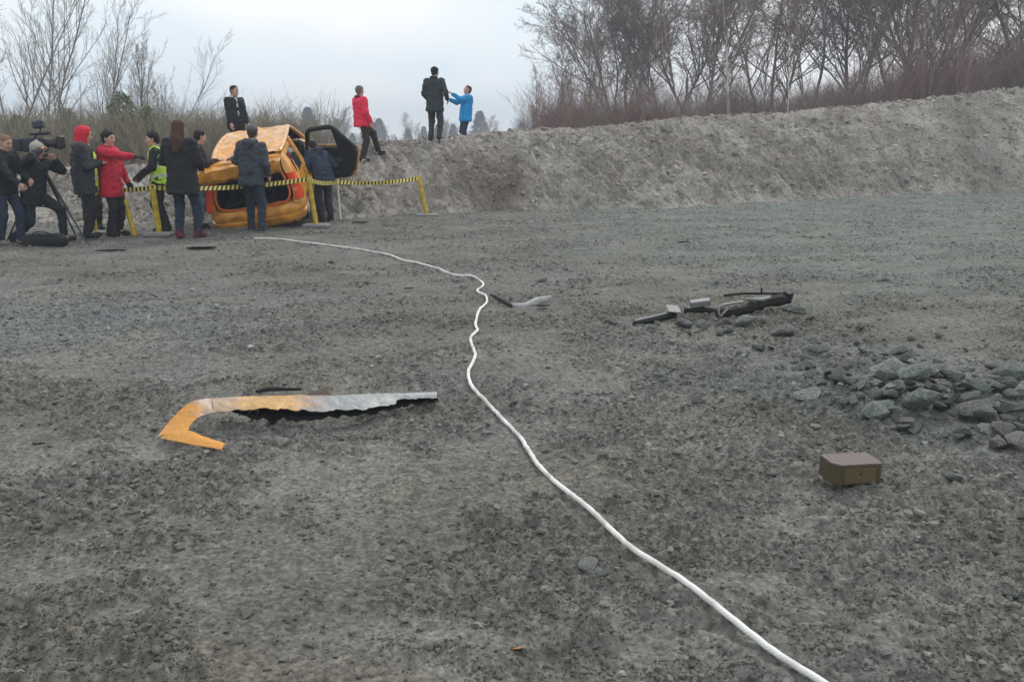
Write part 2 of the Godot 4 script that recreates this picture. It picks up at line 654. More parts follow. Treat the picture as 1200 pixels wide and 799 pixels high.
func build_people() -> void:
	var at := func(x: float, z: float) -> Vector3: return Vector3(x, height(x, z), z)
	var dark := Color(0.016, 0.017, 0.021)
	var jeans := Color(0.022, 0.034, 0.062)
	var side_l := [Vector3(0.5, -0.6, -0.4), Vector3(-0.5, -0.6, -0.4)]
	person("onlooker in dark blue trousers cut off by the left edge of the photo", at.call(-6.80, -10.96), {"h": 1.78, "yaw": -60, "trousers": Color(0.018, 0.028, 0.05), "jacket": dark, "shoe": Color(0.025, 0.014, 0.012)})
	person("fair-haired onlooker in a black jacket holding something, left of the cameraman", at.call(-7.82, -13.3), {"h": 1.70, "yaw": 75, "lean": 10, "look": [0, 16], "trousers": jeans, "jacket": dark, "shoe": Color(0.18, 0.16, 0.14), "feet": [Vector3(0.12, 0, 0.12), Vector3(-0.10, 0, -0.08)], "hands": [Vector3(0.10, 1.02, 0.42), Vector3(-0.08, 0.94, 0.40)], "elbow": side_l, "grip": [1, 1], "on": [["short", "hair", Color(0.20, 0.13, 0.08)], ["collar", "collar", dark]]})
	person("camera operator in dark clothes crouching behind the video camera", at.call(-7.56, -13.62), {"h": 1.74, "yaw": 80, "lean": 14, "crouch": 0.16, "look": [0, 8], "trousers": Color(0.014, 0.018, 0.028), "jacket": Color(0.014, 0.016, 0.022), "feet": [Vector3(0.20, 0, 0.34), Vector3(-0.16, 0, -0.30)], "hands": [Vector3(0.16, 1.30, 0.34), Vector3(-0.10, 1.44, 0.30)], "elbow": side_l, "grip": [1, 1], "hem": 0.74, "bulk": 1.04, "on": [["beanie", "cap", Color(0.38, 0.35, 0.30)], ["hood", "hood", Color(0.03, 0.035, 0.045)]]})
	person("person in a charcoal coat with a raised red hood, back turned", at.call(-7.02, -14.2), {"h": 1.80, "yaw": 118, "lean": 5, "look": [0, 8], "trousers": dark, "jacket": Color(0.030, 0.034, 0.042), "hem": 0.70, "bulk": 1.14, "hands": [Vector3(0.12, 1.20, 0.26), Vector3(-0.12, 1.18, 0.26)], "elbow": side_l, "on": [["raised hood", "hood", Color(0.58, 0.022, 0.045)], ["hood", "collar", Color(0.10, 0.10, 0.11)]]})
	person("person in a red jacket and black cap pointing to the right", at.call(-6.72, -14.5), {"h": 1.74, "yaw": 84, "lean": 2, "look": [-6, 4], "trousers": dark, "jacket": Color(0.50, 0.018, 0.045), "hem": 0.66, "bulk": 1.12, "hands": [Vector3(0.30, 0.86, 0.14), Vector3(-0.16, 1.33, 0.56)], "elbow": [Vector3(0.3, -1, 0), Vector3(-0.3, -1, 0)], "gloves": true, "on": [["beanie", "cap", Color(0.014, 0.014, 0.016)], ["collar", "collar", Color(0.35, 0.015, 0.03)]]})
	person("person in a bright yellow safety vest half hidden behind the red hood", at.call(-7.48, -15.3), {"h": 1.62, "yaw": 40, "trousers": Color(0.03, 0.03, 0.03), "jacket": dark, "hem": 0.62, "vest": Color(0.50, 0.66, 0.06), "on": [["beanie", "cap", dark]]})
	person("worker in a yellow-green vest and black cap turned towards the left", at.call(-6.12, -15.05), {"h": 1.72, "yaw": -74, "lean": 3, "look": [4, 6], "trousers": Color(0.018, 0.017, 0.018), "jacket": Color(0.02, 0.022, 0.028), "vest": Color(0.46, 0.72, 0.06), "hands": [Vector3(0.14, 1.02, 0.30), Vector3(-0.16, 0.98, 0.30)], "elbow": side_l, "gloves": true, "wide": 1.15, "on": [["beanie", "cap", Color(0.012, 0.012, 0.014)], ["hood", "hood", Color(0.20, 0.17, 0.15)]]})
	person("brown-haired woman in a long black coat seen from behind", at.call(-5.42, -14.25), {"h": 1.92, "yaw": 176, "look": [6, 6], "trousers": Color(0.016, 0.024, 0.045), "jacket": Color(0.014, 0.014, 0.018), "hem": 0.66, "flare": 0.152, "bulk": 1.10, "shoe": Color(0.13, 0.014, 0.035), "sole": Color(0.10, 0.02, 0.035), "feet": [Vector3(0.10, 0, -0.02), Vector3(-0.16, 0, 0.06)], "hands": [Vector3(0.20, 1.04, 0.24), Vector3(-0.20, 1.04, 0.24)], "elbow": side_l, "on": [["long", "hair", Color(0.060, 0.026, 0.018)]]})
	person("dark-haired person in a checked jacket standing behind the woman in black", at.call(-5.72, -15.7), {"h": 1.78, "yaw": 120, "look": [10, 10], "trousers": Color(0.13, 0.19, 0.27), "jacket": Color(0.035, 0.018, 0.02), "check": Color(0.012, 0.012, 0.016), "shift": 0.0, "lean": 8, "hands": [Vector3(0.14, 1.2, 0.38), Vector3(-0.14, 1.2, 0.36)], "elbow": side_l, "on": [["short", "hair", Color(0.012, 0.010, 0.012)], ["hood", "fur_hood", Color(0.30, 0.24, 0.22)]]})
	person("man in a dark suit and light shirt standing on the bank behind the car", at.call(-6.50, -20.7), {"h": 1.77, "yaw": 52, "look": [14, 4], "trousers": dark, "jacket": Color(0.014, 0.015, 0.018), "shirt": Color(0.5, 0.52, 0.55), "hem": 0.76, "hands": [Vector3(0.22, 0.86, 0.16), Vector3(-0.22, 0.84, 0.14)], "on": [["short", "hair", Color(0.022, 0.014, 0.014)], ["collar", "shirt_collar", Color(0.45, 0.46, 0.48)]]})
	person("man in a blue-grey hooded jacket and grey cap looking into the wreck", at.call(-4.52, -15.0), {"h": 1.84, "yaw": 168, "lean": 5, "tilt": 4, "look": [12, 6], "trousers": Color(0.02, 0.027, 0.045), "jacket": Color(0.045, 0.054, 0.070), "hem": 0.76, "shoe": Color(0.03, 0.03, 0.035), "sole": Color(0.42, 0.42, 0.43), "feet": [Vector3(0.10, 0, 0.12), Vector3(-0.17, 0, -0.04)], "hands": [Vector3(0.20, 1.06, 0.24), Vector3(-0.24, 0.92, 0.16)], "on": [["short", "hair", Color(0.06, 0.035, 0.025)], ["cap", "cap", Color(0.10, 0.105, 0.12)], ["hood", "hood", Color(0.055, 0.062, 0.078)]]})
	person("black-haired person in a navy jacket bending at the open car door", at.call(-3.70, -17.05), {"h": 1.70, "yaw": 222, "lean": 32, "look": [0, 30], "trousers": Color(0.018, 0.020, 0.032), "jacket": Color(0.022, 0.034, 0.06), "bulk": 1.08, "hands": [Vector3(0.2, 1.05, 0.34), Vector3(-0.2, 1.0, 0.3)], "elbow": side_l, "on": [["short", "hair", Color(0.008, 0.008, 0.010)], ["hood", "hood", Color(0.024, 0.036, 0.062)]]})
	var bank := "people standing on top of the earth bank"
	person("grey-haired man in a bright red jacket stepping up the crest of the bank", at.call(-3.32, -19.45) + Vector3(0, 0.0, 0), {"h": 1.64, "yaw": 128, "lean": -3, "look": [20, 0], "trousers": Color(0.032, 0.022, 0.020), "jacket": Color(0.72, 0.026, 0.075), "hem": 0.80, "bulk": 1.12, "wide": 1.12, "shoe": Color(0.02, 0.015, 0.013), "feet": [Vector3(0.08, 0.17, 0.50), Vector3(-0.08, 0, -0.04)], "hands": [Vector3(0.24, 0.96, 0.20), Vector3(-0.26, 0.92, 0.10)], "on": [["short", "hair", Color(0.16, 0.14, 0.13)], ["collar", "collar", Color(0.03, 0.02, 0.022)]]}, bank)
	person("tall man in a dark grey jacket on the bank with his back turned", at.call(-1.86, -21.3), {"h": 1.80, "yaw": 164, "look": [-4, 12], "trousers": Color(0.036, 0.040, 0.040), "jacket": Color(0.034, 0.042, 0.050), "hem": 0.72, "hands": [Vector3(0.24, 0.98, 0.20), Vector3(-0.26, 1.0, 0.16)], "feet": [Vector3(0.13, 0, 0.04), Vector3(-0.12, 0, -0.06)], "on": [["short", "hair", Color(0.010, 0.009, 0.010)], ["collar", "collar", Color(0.03, 0.036, 0.044)]]}, bank)
	var blue := person("person in a bright blue jacket with both arms raised towards the tall man", at.call(-1.24, -23.5), {"h": 1.66, "yaw": -66, "lean": -6, "look": [0, -14], "trousers": Color(0.018, 0.028, 0.075), "jacket": Color(0.010, 0.27, 0.62), "hem": 0.76, "bulk": 1.12, "hands": [Vector3(0.10, 1.50, 0.42), Vector3(-0.12, 1.36, 0.44)], "elbow": [Vector3(0.2, -1, 0), Vector3(-0.2, -1, 0)], "grip": [1, 1], "on": [["short", "hair", Color(0.07, 0.035, 0.025)]]}, bank)
	var held: Vector3 = (blue.get_meta("hands")[0] + blue.get_meta("hands")[1]) * 0.5 + Vector3(-0.08, 0.03, 0.0)
	var cam := base("compact_camera", held, "little black camera held up by the person in bright blue", "camera")
	var cb := MB.new()
	cb.box(Vector3.ZERO, Vector3(0.045, 0.085, 0.135), Basis(), 0.008)
	put("body", cb.mesh(0.0), M.gear, cam)
	cb = MB.new()
	cb.rod(Vector3(-0.02, 0, 0), Vector3(-0.065, 0, 0), 0.032, 0.030, 12)
	put("lens", cb.mesh(40.0), M.gear, cam)

func far_label(kind: String, s: float, aside: float) -> String:
	var gaps := [[-0.315, "left of the suited man on the bank"], [-0.19, "above the wreck"], [-0.172, "right of the open car door"], [-0.15, "behind the man in the red jacket"], [-0.125, "just right of the red jacket"], [-0.10, "just left of the tall man in grey"], [-0.075, "behind the tall man in grey"], [-0.04, "behind the person in bright blue"], [-0.02, "just right of the person in bright blue"], [9.0, "left of the right-hand wood"]]
	for g: Array in gaps:
		if aside < g[0]:
			return "%s hazy %s on the skyline %s" % ["low" if s < 0.4 else "middling" if s < 0.65 else "tall" if s < 0.9 else "tallest", kind, g[1]]
	return ""

func build_trees() -> void:
	var wood := Color(0.150, 0.132, 0.122)
	var twig := Color(0.225, 0.172, 0.152)
	var spread := {"levels": 5, "n": [15, 8, 6, 6], "from": [0.36, 0.2, 0.15, 0.1], "ang": [50.0, 42.0, 40.0, 40.0], "ratio": [0.72, 0.55, 0.5, 0.5], "wob": [0.07, 0.12, 0.15, 0.18, 0.2], "up": [0.05, 0.10, 0.06, 0.03, 0.0], "tall": 10.0, "r": 0.105, "thin": 0.0062, "wood": wood, "twig": twig}
	var upright := spread.duplicate()
	upright.merge({"n": [20, 8, 6, 6], "from": [0.22, 0.2, 0.15, 0.1], "ang": [34.0, 38.0, 40.0, 42.0], "ratio": [0.55, 0.55, 0.5, 0.5], "wob": [0.10, 0.14, 0.17, 0.2, 0.2], "r": 0.10}, true)
	var birch := {"levels": 5, "n": [22, 7, 6, 4], "from": [0.25, 0.15, 0.1, 0.1], "ang": [38.0, 40.0, 42.0, 40.0], "ratio": [0.42, 0.5, 0.5, 0.55], "wob": [0.05, 0.10, 0.15, 0.2, 0.2], "up": [0.06, 0.05, -0.05, -0.14, -0.1], "tall": 10.0, "r": 0.12, "thin": 0.0075, "wood": wood, "twig": twig, "bark": Color(0.62, 0.60, 0.57)}
	var slim := {"levels": 4, "n": [20, 7, 7], "from": [0.3, 0.2, 0.1], "ang": [30.0, 36.0, 40.0], "ratio": [0.34, 0.5, 0.5], "wob": [0.05, 0.1, 0.15, 0.2], "up": [0.05, 0.12, 0.05, 0.0], "tall": 8.0, "r": 0.07, "thin": 0.007, "wood": wood, "twig": twig, "bark": Color(0.36, 0.33, 0.30)}
	var willow := {"levels": 4, "n": [13, 6, 5], "from": [0.15, 0.15, 0.1], "ang": [24.0, 26.0, 30.0], "ratio": [0.45, 0.5, 0.5], "wob": [0.06, 0.09, 0.13, 0.2], "up": [0.04, 0.08, 0.05, 0.0], "tall": 8.0, "r": 0.05, "thin": 0.005, "splay": 0.62, "wood": Color(0.21, 0.195, 0.18), "twig": Color(0.27, 0.255, 0.235)}
	var protos := {"spread": [bare_tree(401, 1, spread), bare_tree(402, 1, spread), bare_tree(403, 2, spread), bare_tree(404, 1, upright), bare_tree(405, 2, upright)], "birch": [bare_tree(411, 1, birch), bare_tree(412, 1, birch)], "slim": [bare_tree(421, 1, slim), bare_tree(422, 1, slim)], "willow": [bare_tree(431, 3, willow), bare_tree(432, 4, willow)]}
	var names := {"spread": "bare_tree", "birch": "birch_tree", "slim": "young_tree", "willow": "bare_willow"}
	# x, z, kind, height factor, width factor, label
	var list := [
		[2.6, -44.0, "birch", 0.58, 0.9, "fine-twigged birch standing alone at the left end of the right-hand wood"],
		[1.4, -48.0, "slim", 0.55, 1.0, "little bare sapling at the very left end of the wood"],
		[4.2, -50.0, "slim", 0.72, 1.2, "thin bare tree between the end birch and the first broad crown"],
		[6.0, -47.0, "spread", 0.70, 1.1, "broad spreading bare tree leaning over the left flank of the wood"],
		[6.9, -52.0, "spread", 1.02, 1.1, "tall bare tree with a fan of dark limbs behind the leaning birch trunk"],
		[6.05, -31.2, "slim", 0.66, 1.0, "slender pale-stemmed tree leaning slightly in the wood"],
		[7.85, -31.6, "birch", 0.66, 0.9, "birch with the whitest straight trunk in the middle of the wood"],
		[11.0, -52.0, "spread", 1.05, 1.1, "tall bare tree directly behind the whitest birch"],
		[9.3, -32.5, "slim", 0.58, 0.9, "thin grey stem beside the gap of sky in the wood"],
		[10.3, -32.8, "birch", 0.52, 0.8, "short birch with a pale kinked stem under the gap of sky"],
		[11.2, -33.4, "slim", 0.62, 1.0, "bare young tree just right of the gap of sky"],
		[16.6, -50.0, "spread", 1.00, 1.1, "bare tree with upswept limbs right of the sky gap"],
		[13.0, -34.5, "slim", 0.62, 1.0, "leafless young tree over the brown scrub"],
		[19.0, -44.0, "spread", 1.10, 1.2, "big dark tree with three heavy limbs above the red-brown scrub"],
		[20.6, -43.0, "spread", 1.18, 1.1, "thick dark tree next to the one with three heavy limbs"],
		[17.0, -36.0, "birch", 0.70, 1.0, "bare birch half sunk in the red-brown scrub"],
		[25.0, -51.0, "spread", 1.15, 1.1, "tall tangled crown near the right side of the wood"],
		[25.6, -43.0, "spread", 1.10, 1.0, "dark-trunked tree close to the right edge of the photo"],
		[27.6, -46.0, "spread", 1.15, 1.1, "last bare tree at the right edge of the photo"],
		[29.0, -52.0, "spread", 1.2, 1.1, "tall bare tree behind the last one at the right edge"],
		[9.8, -55.0, "spread", 0.98, 1.2, "hazy bare crown filling in behind the whitest birch trunk, to its left"],
		[16.4, -57.0, "spread", 1.0, 1.2, "hazy bare crown behind the tree with upswept limbs"],
		[21.8, -55.0, "spread", 1.12, 1.2, "hazy bare crown behind the two thick dark trees"],
		[26.0, -57.0, "spread", 1.2, 1.2, "hazy bare crown behind the dark trunk near the right edge"],
		[6.4, -55.0, "spread", 0.82, 1.1, "hazy bare crown behind the left flank of the wood"],
		[8.0, -58.0, "spread", 1.0, 1.2, "pale distant crown behind the left flank of the wood"],
		[13.8, -62.0, "slim", 1.2, 1.6, "faint far tree showing through the gap of sky"],
		[18.0, -60.0, "spread", 1.15, 1.2, "faint tall crown behind the big dark trees' left side"],
		[22.5, -60.0, "spread", 1.3, 1.2, "faint tall crown rising over the thick dark trees"],
		[27.5, -62.0, "spread", 1.35, 1.2, "faintest tall crown in the upper right corner"],
		[-19.5, -33.0, "willow", 1.10, 1.0, "tall many-stemmed bare willow at the left edge of the photo"],
		[-17.4, -32.0, "willow", 1.12, 0.9, "bare willow with upright stems above the fair-haired onlooker"],
		[-15.8, -33.0, "willow", 0.88, 0.9, "bare willow with the darkest stems behind the video camera"],
		[-14.8, -35.0, "willow", 0.70, 0.9, "bare willow whose stems cross behind the red hood"],
		[-13.7, -34.0, "willow", 0.46, 0.8, "half-height willow sloping away behind the pointing person"],
		[-15.9, -38.0, "slim", 0.60, 1.2, "small bare tree beyond the pointing person's arm"],
		[-16.2, -40.0, "slim", 0.42, 1.2, "low bare sapling above the vested worker"],
	]
	var k := 0
	for t: Array in list:
		var p: Array = protos[t[2]]
		var o := plant(p[(k * 3 + k / 5) % p.size()], names[t[2]], t[0], t[1], Vector3(t[4], 1.0, t[4]) * float(t[3]), k * 2.4, t[5], "bare trees behind the bank")
		o.rotation.z = 0.11 * sin(k * 2.7)
		o.rotation.x = 0.06 * sin(k * 1.9)
		k += 1
	# far tree line, seen over the crest
	var fir := [conifer(441, 9.0, 2.2, 3600, Color(0.050, 0.066, 0.058)), conifer(442, 9.0, 2.8, 3600, Color(0.058, 0.068, 0.056))]
	rng.seed = 17
	var far_rng := RandomNumberGenerator.new()
	far_rng.seed = 18
	for q in 120:
		var z := -far_rng.randf_range(170.0, 235.0)
		var x := lerpf(-0.33, 0.06, (q + far_rng.randf()) / 120.0) * -z
		var s := far_rng.randf_range(0.3, 0.7) * (1.0 + 0.5 * sin(q * 0.5))
		if q % 5 == 0:
			plant(fir[q % 2], "fir_tree", x, z, Vector3(s * 1.6, s, s * 1.6), q * 1.7, far_label("fir", s, x / -z), "far firs on the skyline")
		else:
			plant(protos.slim[q % 2], "distant_tree", x, z, Vector3(s * 2.2, s * 1.0, s * 2.2), q * 1.7, far_label("bare tree", s, x / -z), "far bare trees on the skyline")
	# evergreens among the left scrub
	var pine := [conifer(451, 2.6, 1.5, 2600, Color(0.190, 0.205, 0.125)), conifer(452, 2.2, 1.7, 2400, Color(0.200, 0.205, 0.140))]
	for t: Array in [[-12.0, -27.2, 0.95, "green juniper bush behind the red-hooded person"], [-11.2, -27.0, 0.8, "green juniper bush right of the larger one"], [-13.6, -27.0, 0.75, "dull green bush behind the video camera"], [-15.4, -27.4, 0.7, "low green bush at the left behind the fair-haired onlooker"], [-9.9, -27.0, 0.55, "low brownish green bush behind the vested worker"]]:
		var o := plant(pine[int(absf(t[0]) * 10.0) % 2], "evergreen_bush", t[0], t[1], Vector3.ONE * float(t[2]), t[0], t[3], "evergreen bushes left of the wreck")
		o.set_meta("category", "bush")
	for p: Array in protos.values():
		for o: Node3D in p:
			o.free()
	for o: Node3D in fir + pine:
		o.free()
	# scrub
	var olive := [brush_clump(461, 70, 2.6, 1.3, Color(0.270, 0.235, 0.175)), brush_clump(462, 70, 2.3, 1.3, Color(0.215, 0.200, 0.135)), brush_clump(463, 64, 2.8, 1.2, Color(0.290, 0.260, 0.205))]
	var rust := [brush_clump(471, 56, 3.8, 1.5, Color(0.255, 0.175, 0.160)), brush_clump(472, 56, 3.4, 1.5, Color(0.205, 0.165, 0.160)), brush_clump(473, 50, 4.6, 1.6, Color(0.290, 0.240, 0.210)), brush_clump(474, 56, 4.2, 1.4, Color(0.225, 0.150, 0.140))]
	rng.seed = 31
	var left: Array = []
	for q in 190:
		var z := -rng.randf_range(24.5, 36.0)
		var x := rng.randf_range(-0.70, -0.24) * -z
		var s := rng.randf_range(0.45, 0.95)
		left.append(Transform3D(Basis(Vector3.UP, rng.randf() * TAU).scaled(Vector3(s, s, s)), Vector3(x, height(x, z), z)))
	thicket("olive-brown leafless scrub massed behind the bank on the left", olive, 1, left)
	var right: Array = []
	for q in 540:
		var u := rng.randf()
		var x := lerpf(1.0, 31.0, u)
		var cz := lut(c_lut, x)
		var z := -(cz + rng.randf_range(3.0, 22.0))
		x *= -z / (cz + 4.0)
		var s := rng.randf_range(0.5, 1.15) * (0.9 + 1.0 * n_bank.get_noise_2d(x * 0.5, z * 0.5)) * lerpf(0.55, 1.25, smoothstep(0.25, 0.9, u))
		right.append(Transform3D(Basis(Vector3.UP, rng.randf() * TAU).scaled(Vector3(s, s, s)), Vector3(x, height(x, z), z)))
	thicket("red-brown leafless scrub massed under the trees on the right", rust, 2, right)

func build_ground(soil: Material, bank_soil: Material) -> void:
	var rows_d := PackedFloat32Array()
	var rows_x: Array = []
	var far_x := PackedFloat32Array([1.0, 2.2, 4.0, 7.0, 12.0, 20.0, 34.0, 60.0, 110.0, 200.0, 350.0])
	var bands := [[-60.0, -20.0, 20.0, 6.0, 4.0], [-20.0, 0.0, 4.0, 4.0, 1.0], [0.0, 1.55, 0.25, 3.2, 0.16], [1.55, 4.6, 0.013, 4.1, 0.013], [4.6, 8.0, 0.022, 6.4, 0.022], [8.0, 14.0, 0.04, 10.8, 0.04], [14.0, 27.0, 0.075, 19.0, 0.075], [27.0, 42.0, 0.22, 30.0, 0.25], [42.0, 130.0, 4.0, 60.0, 4.0], [130.0, 520.0, 30.0, 120.0, 20.0]]
	for b in bands:
		var xs := PackedFloat32Array()
		var half: float = b[3]
		for k in range(far_x.size() - 1, -1, -1):
			xs.append(-half - far_x[k])
		var n := int(round(2.0 * half / b[4]))
		for k in n + 1:
			xs.append(-half + 2.0 * half * k / n)
		for f in far_x:
			xs.append(half + f)
		var d: float = b[0]
		var m := int(round((b[1] - b[0]) / b[2]))
		for k in m:
			rows_d.append(d + (b[1] - b[0]) * k / m)
			rows_x.append(xs)
	rows_d.append(520.0)
	rows_x.append(rows_x[rows_x.size() - 1])
	var v := PackedVector3Array()
	var c := PackedColorArray()
	var starts := PackedInt32Array()
	for r in rows_d.size():
		starts.append(v.size())
		var z := -rows_d[r]
		var xs: PackedFloat32Array = rows_x[r]
		for x in xs:
			v.append(Vector3(x, height(x, z), z))
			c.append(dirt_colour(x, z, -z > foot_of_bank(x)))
	var flat_i := PackedInt32Array()
	var bank_i := PackedInt32Array()
	for r in rows_d.size() - 1:
		var a: PackedFloat32Array = rows_x[r]
		var b: PackedFloat32Array = rows_x[r + 1]
		var ia := 0
		var ib := 0
		var sa := starts[r]
		var sb := starts[r + 1]
		var zc := (rows_d[r] + rows_d[r + 1]) * 0.5
		while ia < a.size() - 1 or ib < b.size() - 1:
			var go_a := ib == b.size() - 1 or (ia < a.size() - 1 and a[ia + 1] <= b[ib + 1])
			var t0 := sa + ia
			var t1 := sb + ib
			var t2: int
			if go_a:
				ia += 1
				t2 = sa + ia
			else:
				ib += 1
				t2 = sb + ib
			var on_bank := zc > 15.5 and zc > foot_of_bank(v[t2].x)
			if on_bank:
				bank_i.append(t0); bank_i.append(t1); bank_i.append(t2)
			else:
				flat_i.append(t0); flat_i.append(t1); flat_i.append(t2)
	var n := PackedVector3Array()
	n.resize(v.size())
	for ix: PackedInt32Array in [flat_i, bank_i]:
		for k in range(0, ix.size(), 3):
			var p := v[ix[k]]
			var f := (v[ix[k + 2]] - p).cross(v[ix[k + 1]] - p)
			n[ix[k]] += f
			n[ix[k + 1]] += f
			n[ix[k + 2]] += f
	for k in n.size():
		n[k] = n[k].normalized()
	for part in 2:
		var ix: PackedInt32Array = flat_i if part == 0 else bank_i
		var map := PackedInt32Array()
		map.resize(v.size())
		map.fill(-1)
		var v2 := PackedVector3Array()
		var n2 := PackedVector3Array()
		var c2 := PackedColorArray()
		var i2 := PackedInt32Array()
		for k in ix:
			if map[k] < 0:
				map[k] = v2.size()
				v2.append(v[k])
				n2.append(n[k])
				c2.append(c[k])
			i2.append(map[k])
		var arr := []
		arr.resize(Mesh.ARRAY_MAX)
		arr[Mesh.ARRAY_VERTEX] = v2
		arr[Mesh.ARRAY_NORMAL] = n2
		arr[Mesh.ARRAY_COLOR] = c2
		arr[Mesh.ARRAY_INDEX] = i2
		var m := ArrayMesh.new()
		m.add_surface_from_arrays(Mesh.PRIMITIVE_TRIANGLES, arr)
		var o := put("ground" if part == 0 else "earth_bank", m, soil if part == 0 else bank_soil)
		tag(o, "grey crumbly dirt and gravel ground of the open site" if part == 0 else "long brown earth bank rising behind the wrecked car to the trees", "", "", "structure")

# ------------------------------------------------------------------ stones
func stone(seed_: int, cuts: int, squash: Vector3, fine := 2) -> ArrayMesh:
	var r := RandomNumberGenerator.new()
	r.seed = seed_
	var s := SphereMesh.new()
	s.radius = 0.5
	s.height = 1.0
	s.radial_segments = 7 * fine
	s.rings = 4 * fine - 1
	var arr := s.get_mesh_arrays()
	var v: PackedVector3Array = arr[Mesh.ARRAY_VERTEX]
	var ix: PackedInt32Array = arr[Mesh.ARRAY_INDEX]
	for k in cuts:
		var n := Vector3(r.randfn(), r.randfn(), r.randfn()).normalized()
		var d := r.randf_range(0.16, 0.38)
		for q in v.size():
			var over := v[q].dot(n) - d
			if over > 0.0:
				v[q] -= n * over * 0.97
	var w := noise(seed_, 2.6, 2)
	for q in v.size():
		v[q] += v[q].normalized() * 0.03 * w.get_noise_3dv(v[q])
		v[q] *= squash
	var mb := MB.new()
	for p in v:
		mb.vert(p)
	mb.i = ix
	return mb.mesh(0.0 if fine < 2 else 20.0)

func scatter(called: String, label: String, protos: Array, material: Material, count: int, seed_: int, d0: float, d1: float, smin_: float, grow: float, smax: float, bank: bool, whites := 0.008) -> void:
	rng.seed = seed_
	var lists: Array = []
	var cols: Array = []
	for p in protos:
		lists.append([])
		cols.append([])
	var made := 0
	var tries := 0
	while made < count and tries < count * 6:
		tries += 1
		var d := d0 * exp(rng.randf() * log(d1 / d0))
		var x := rng.randf_range(-1.0, 1.0) * (0.66 * d + 1.2)
		var z := -d
		if d < 15.0 and rope_near(x, z):
			continue
		var over := d > foot_of_bank(x) + 0.1
		if over != bank:
			continue
		var keep := 1.0
		if not bank:
			keep = 0.10 + 0.9 * broken(x, z)
			var gravel := exp(-(pow((x + 4.3) / 2.6, 2.0) + pow((z + 7.6) / 1.3, 2.0)))
			keep = maxf(keep, gravel)
		else:
			keep = 0.35 + 0.65 * smoothstep(-0.1, 0.3, n_bank2.get_noise_2d(x, z * 1.2))
			if d > lut(c_lut, x) + 0.6:
				continue
		if rng.randf() > keep:
			continue
		made += 1
		var size := smin_ + grow * d
		size = minf(size * pow(1.0 - rng.randf() * 0.985, -0.42), smax)
		var y := height(x, z)
		var b := Basis.from_euler(Vector3(rng.randf() * TAU, rng.randf() * TAU, rng.randf() * TAU)).scaled(Vector3(size, size * rng.randf_range(0.55, 0.9), size * rng.randf_range(0.7, 1.0)))
		var k := rng.randi() % protos.size()
		lists[k].append(Transform3D(b, Vector3(x, y + size * 0.12, z)))
		var base_c := dirt_colour(x, z, bank)
		var t := rng.randf_range(0.72, 1.22) * (0.85 if bank else 1.0)
		var col := Color(base_c.r * t, base_c.g * t, base_c.b * t)
		if rng.randf() < whites:
			col = Color(0.40, 0.41, 0.40)
		cols[k].append(col)
	for k in protos.size():
		var mm := MultiMesh.new()
		mm.transform_format = MultiMesh.TRANSFORM_3D
		mm.use_colors = true
		mm.mesh = protos[k]
		mm.instance_count = lists[k].size()
		for q in lists[k].size():
			mm.set_instance_transform(q, lists[k][q])
			mm.set_instance_color(q, cols[k][q])
		var o := MultiMeshInstance3D.new()
		o.multimesh = mm
		o.material_override = material
		o.name = numbered(called)
		add_child(o)
		tag(o, label, "gravel", "loose dirt and gravel", "stuff")

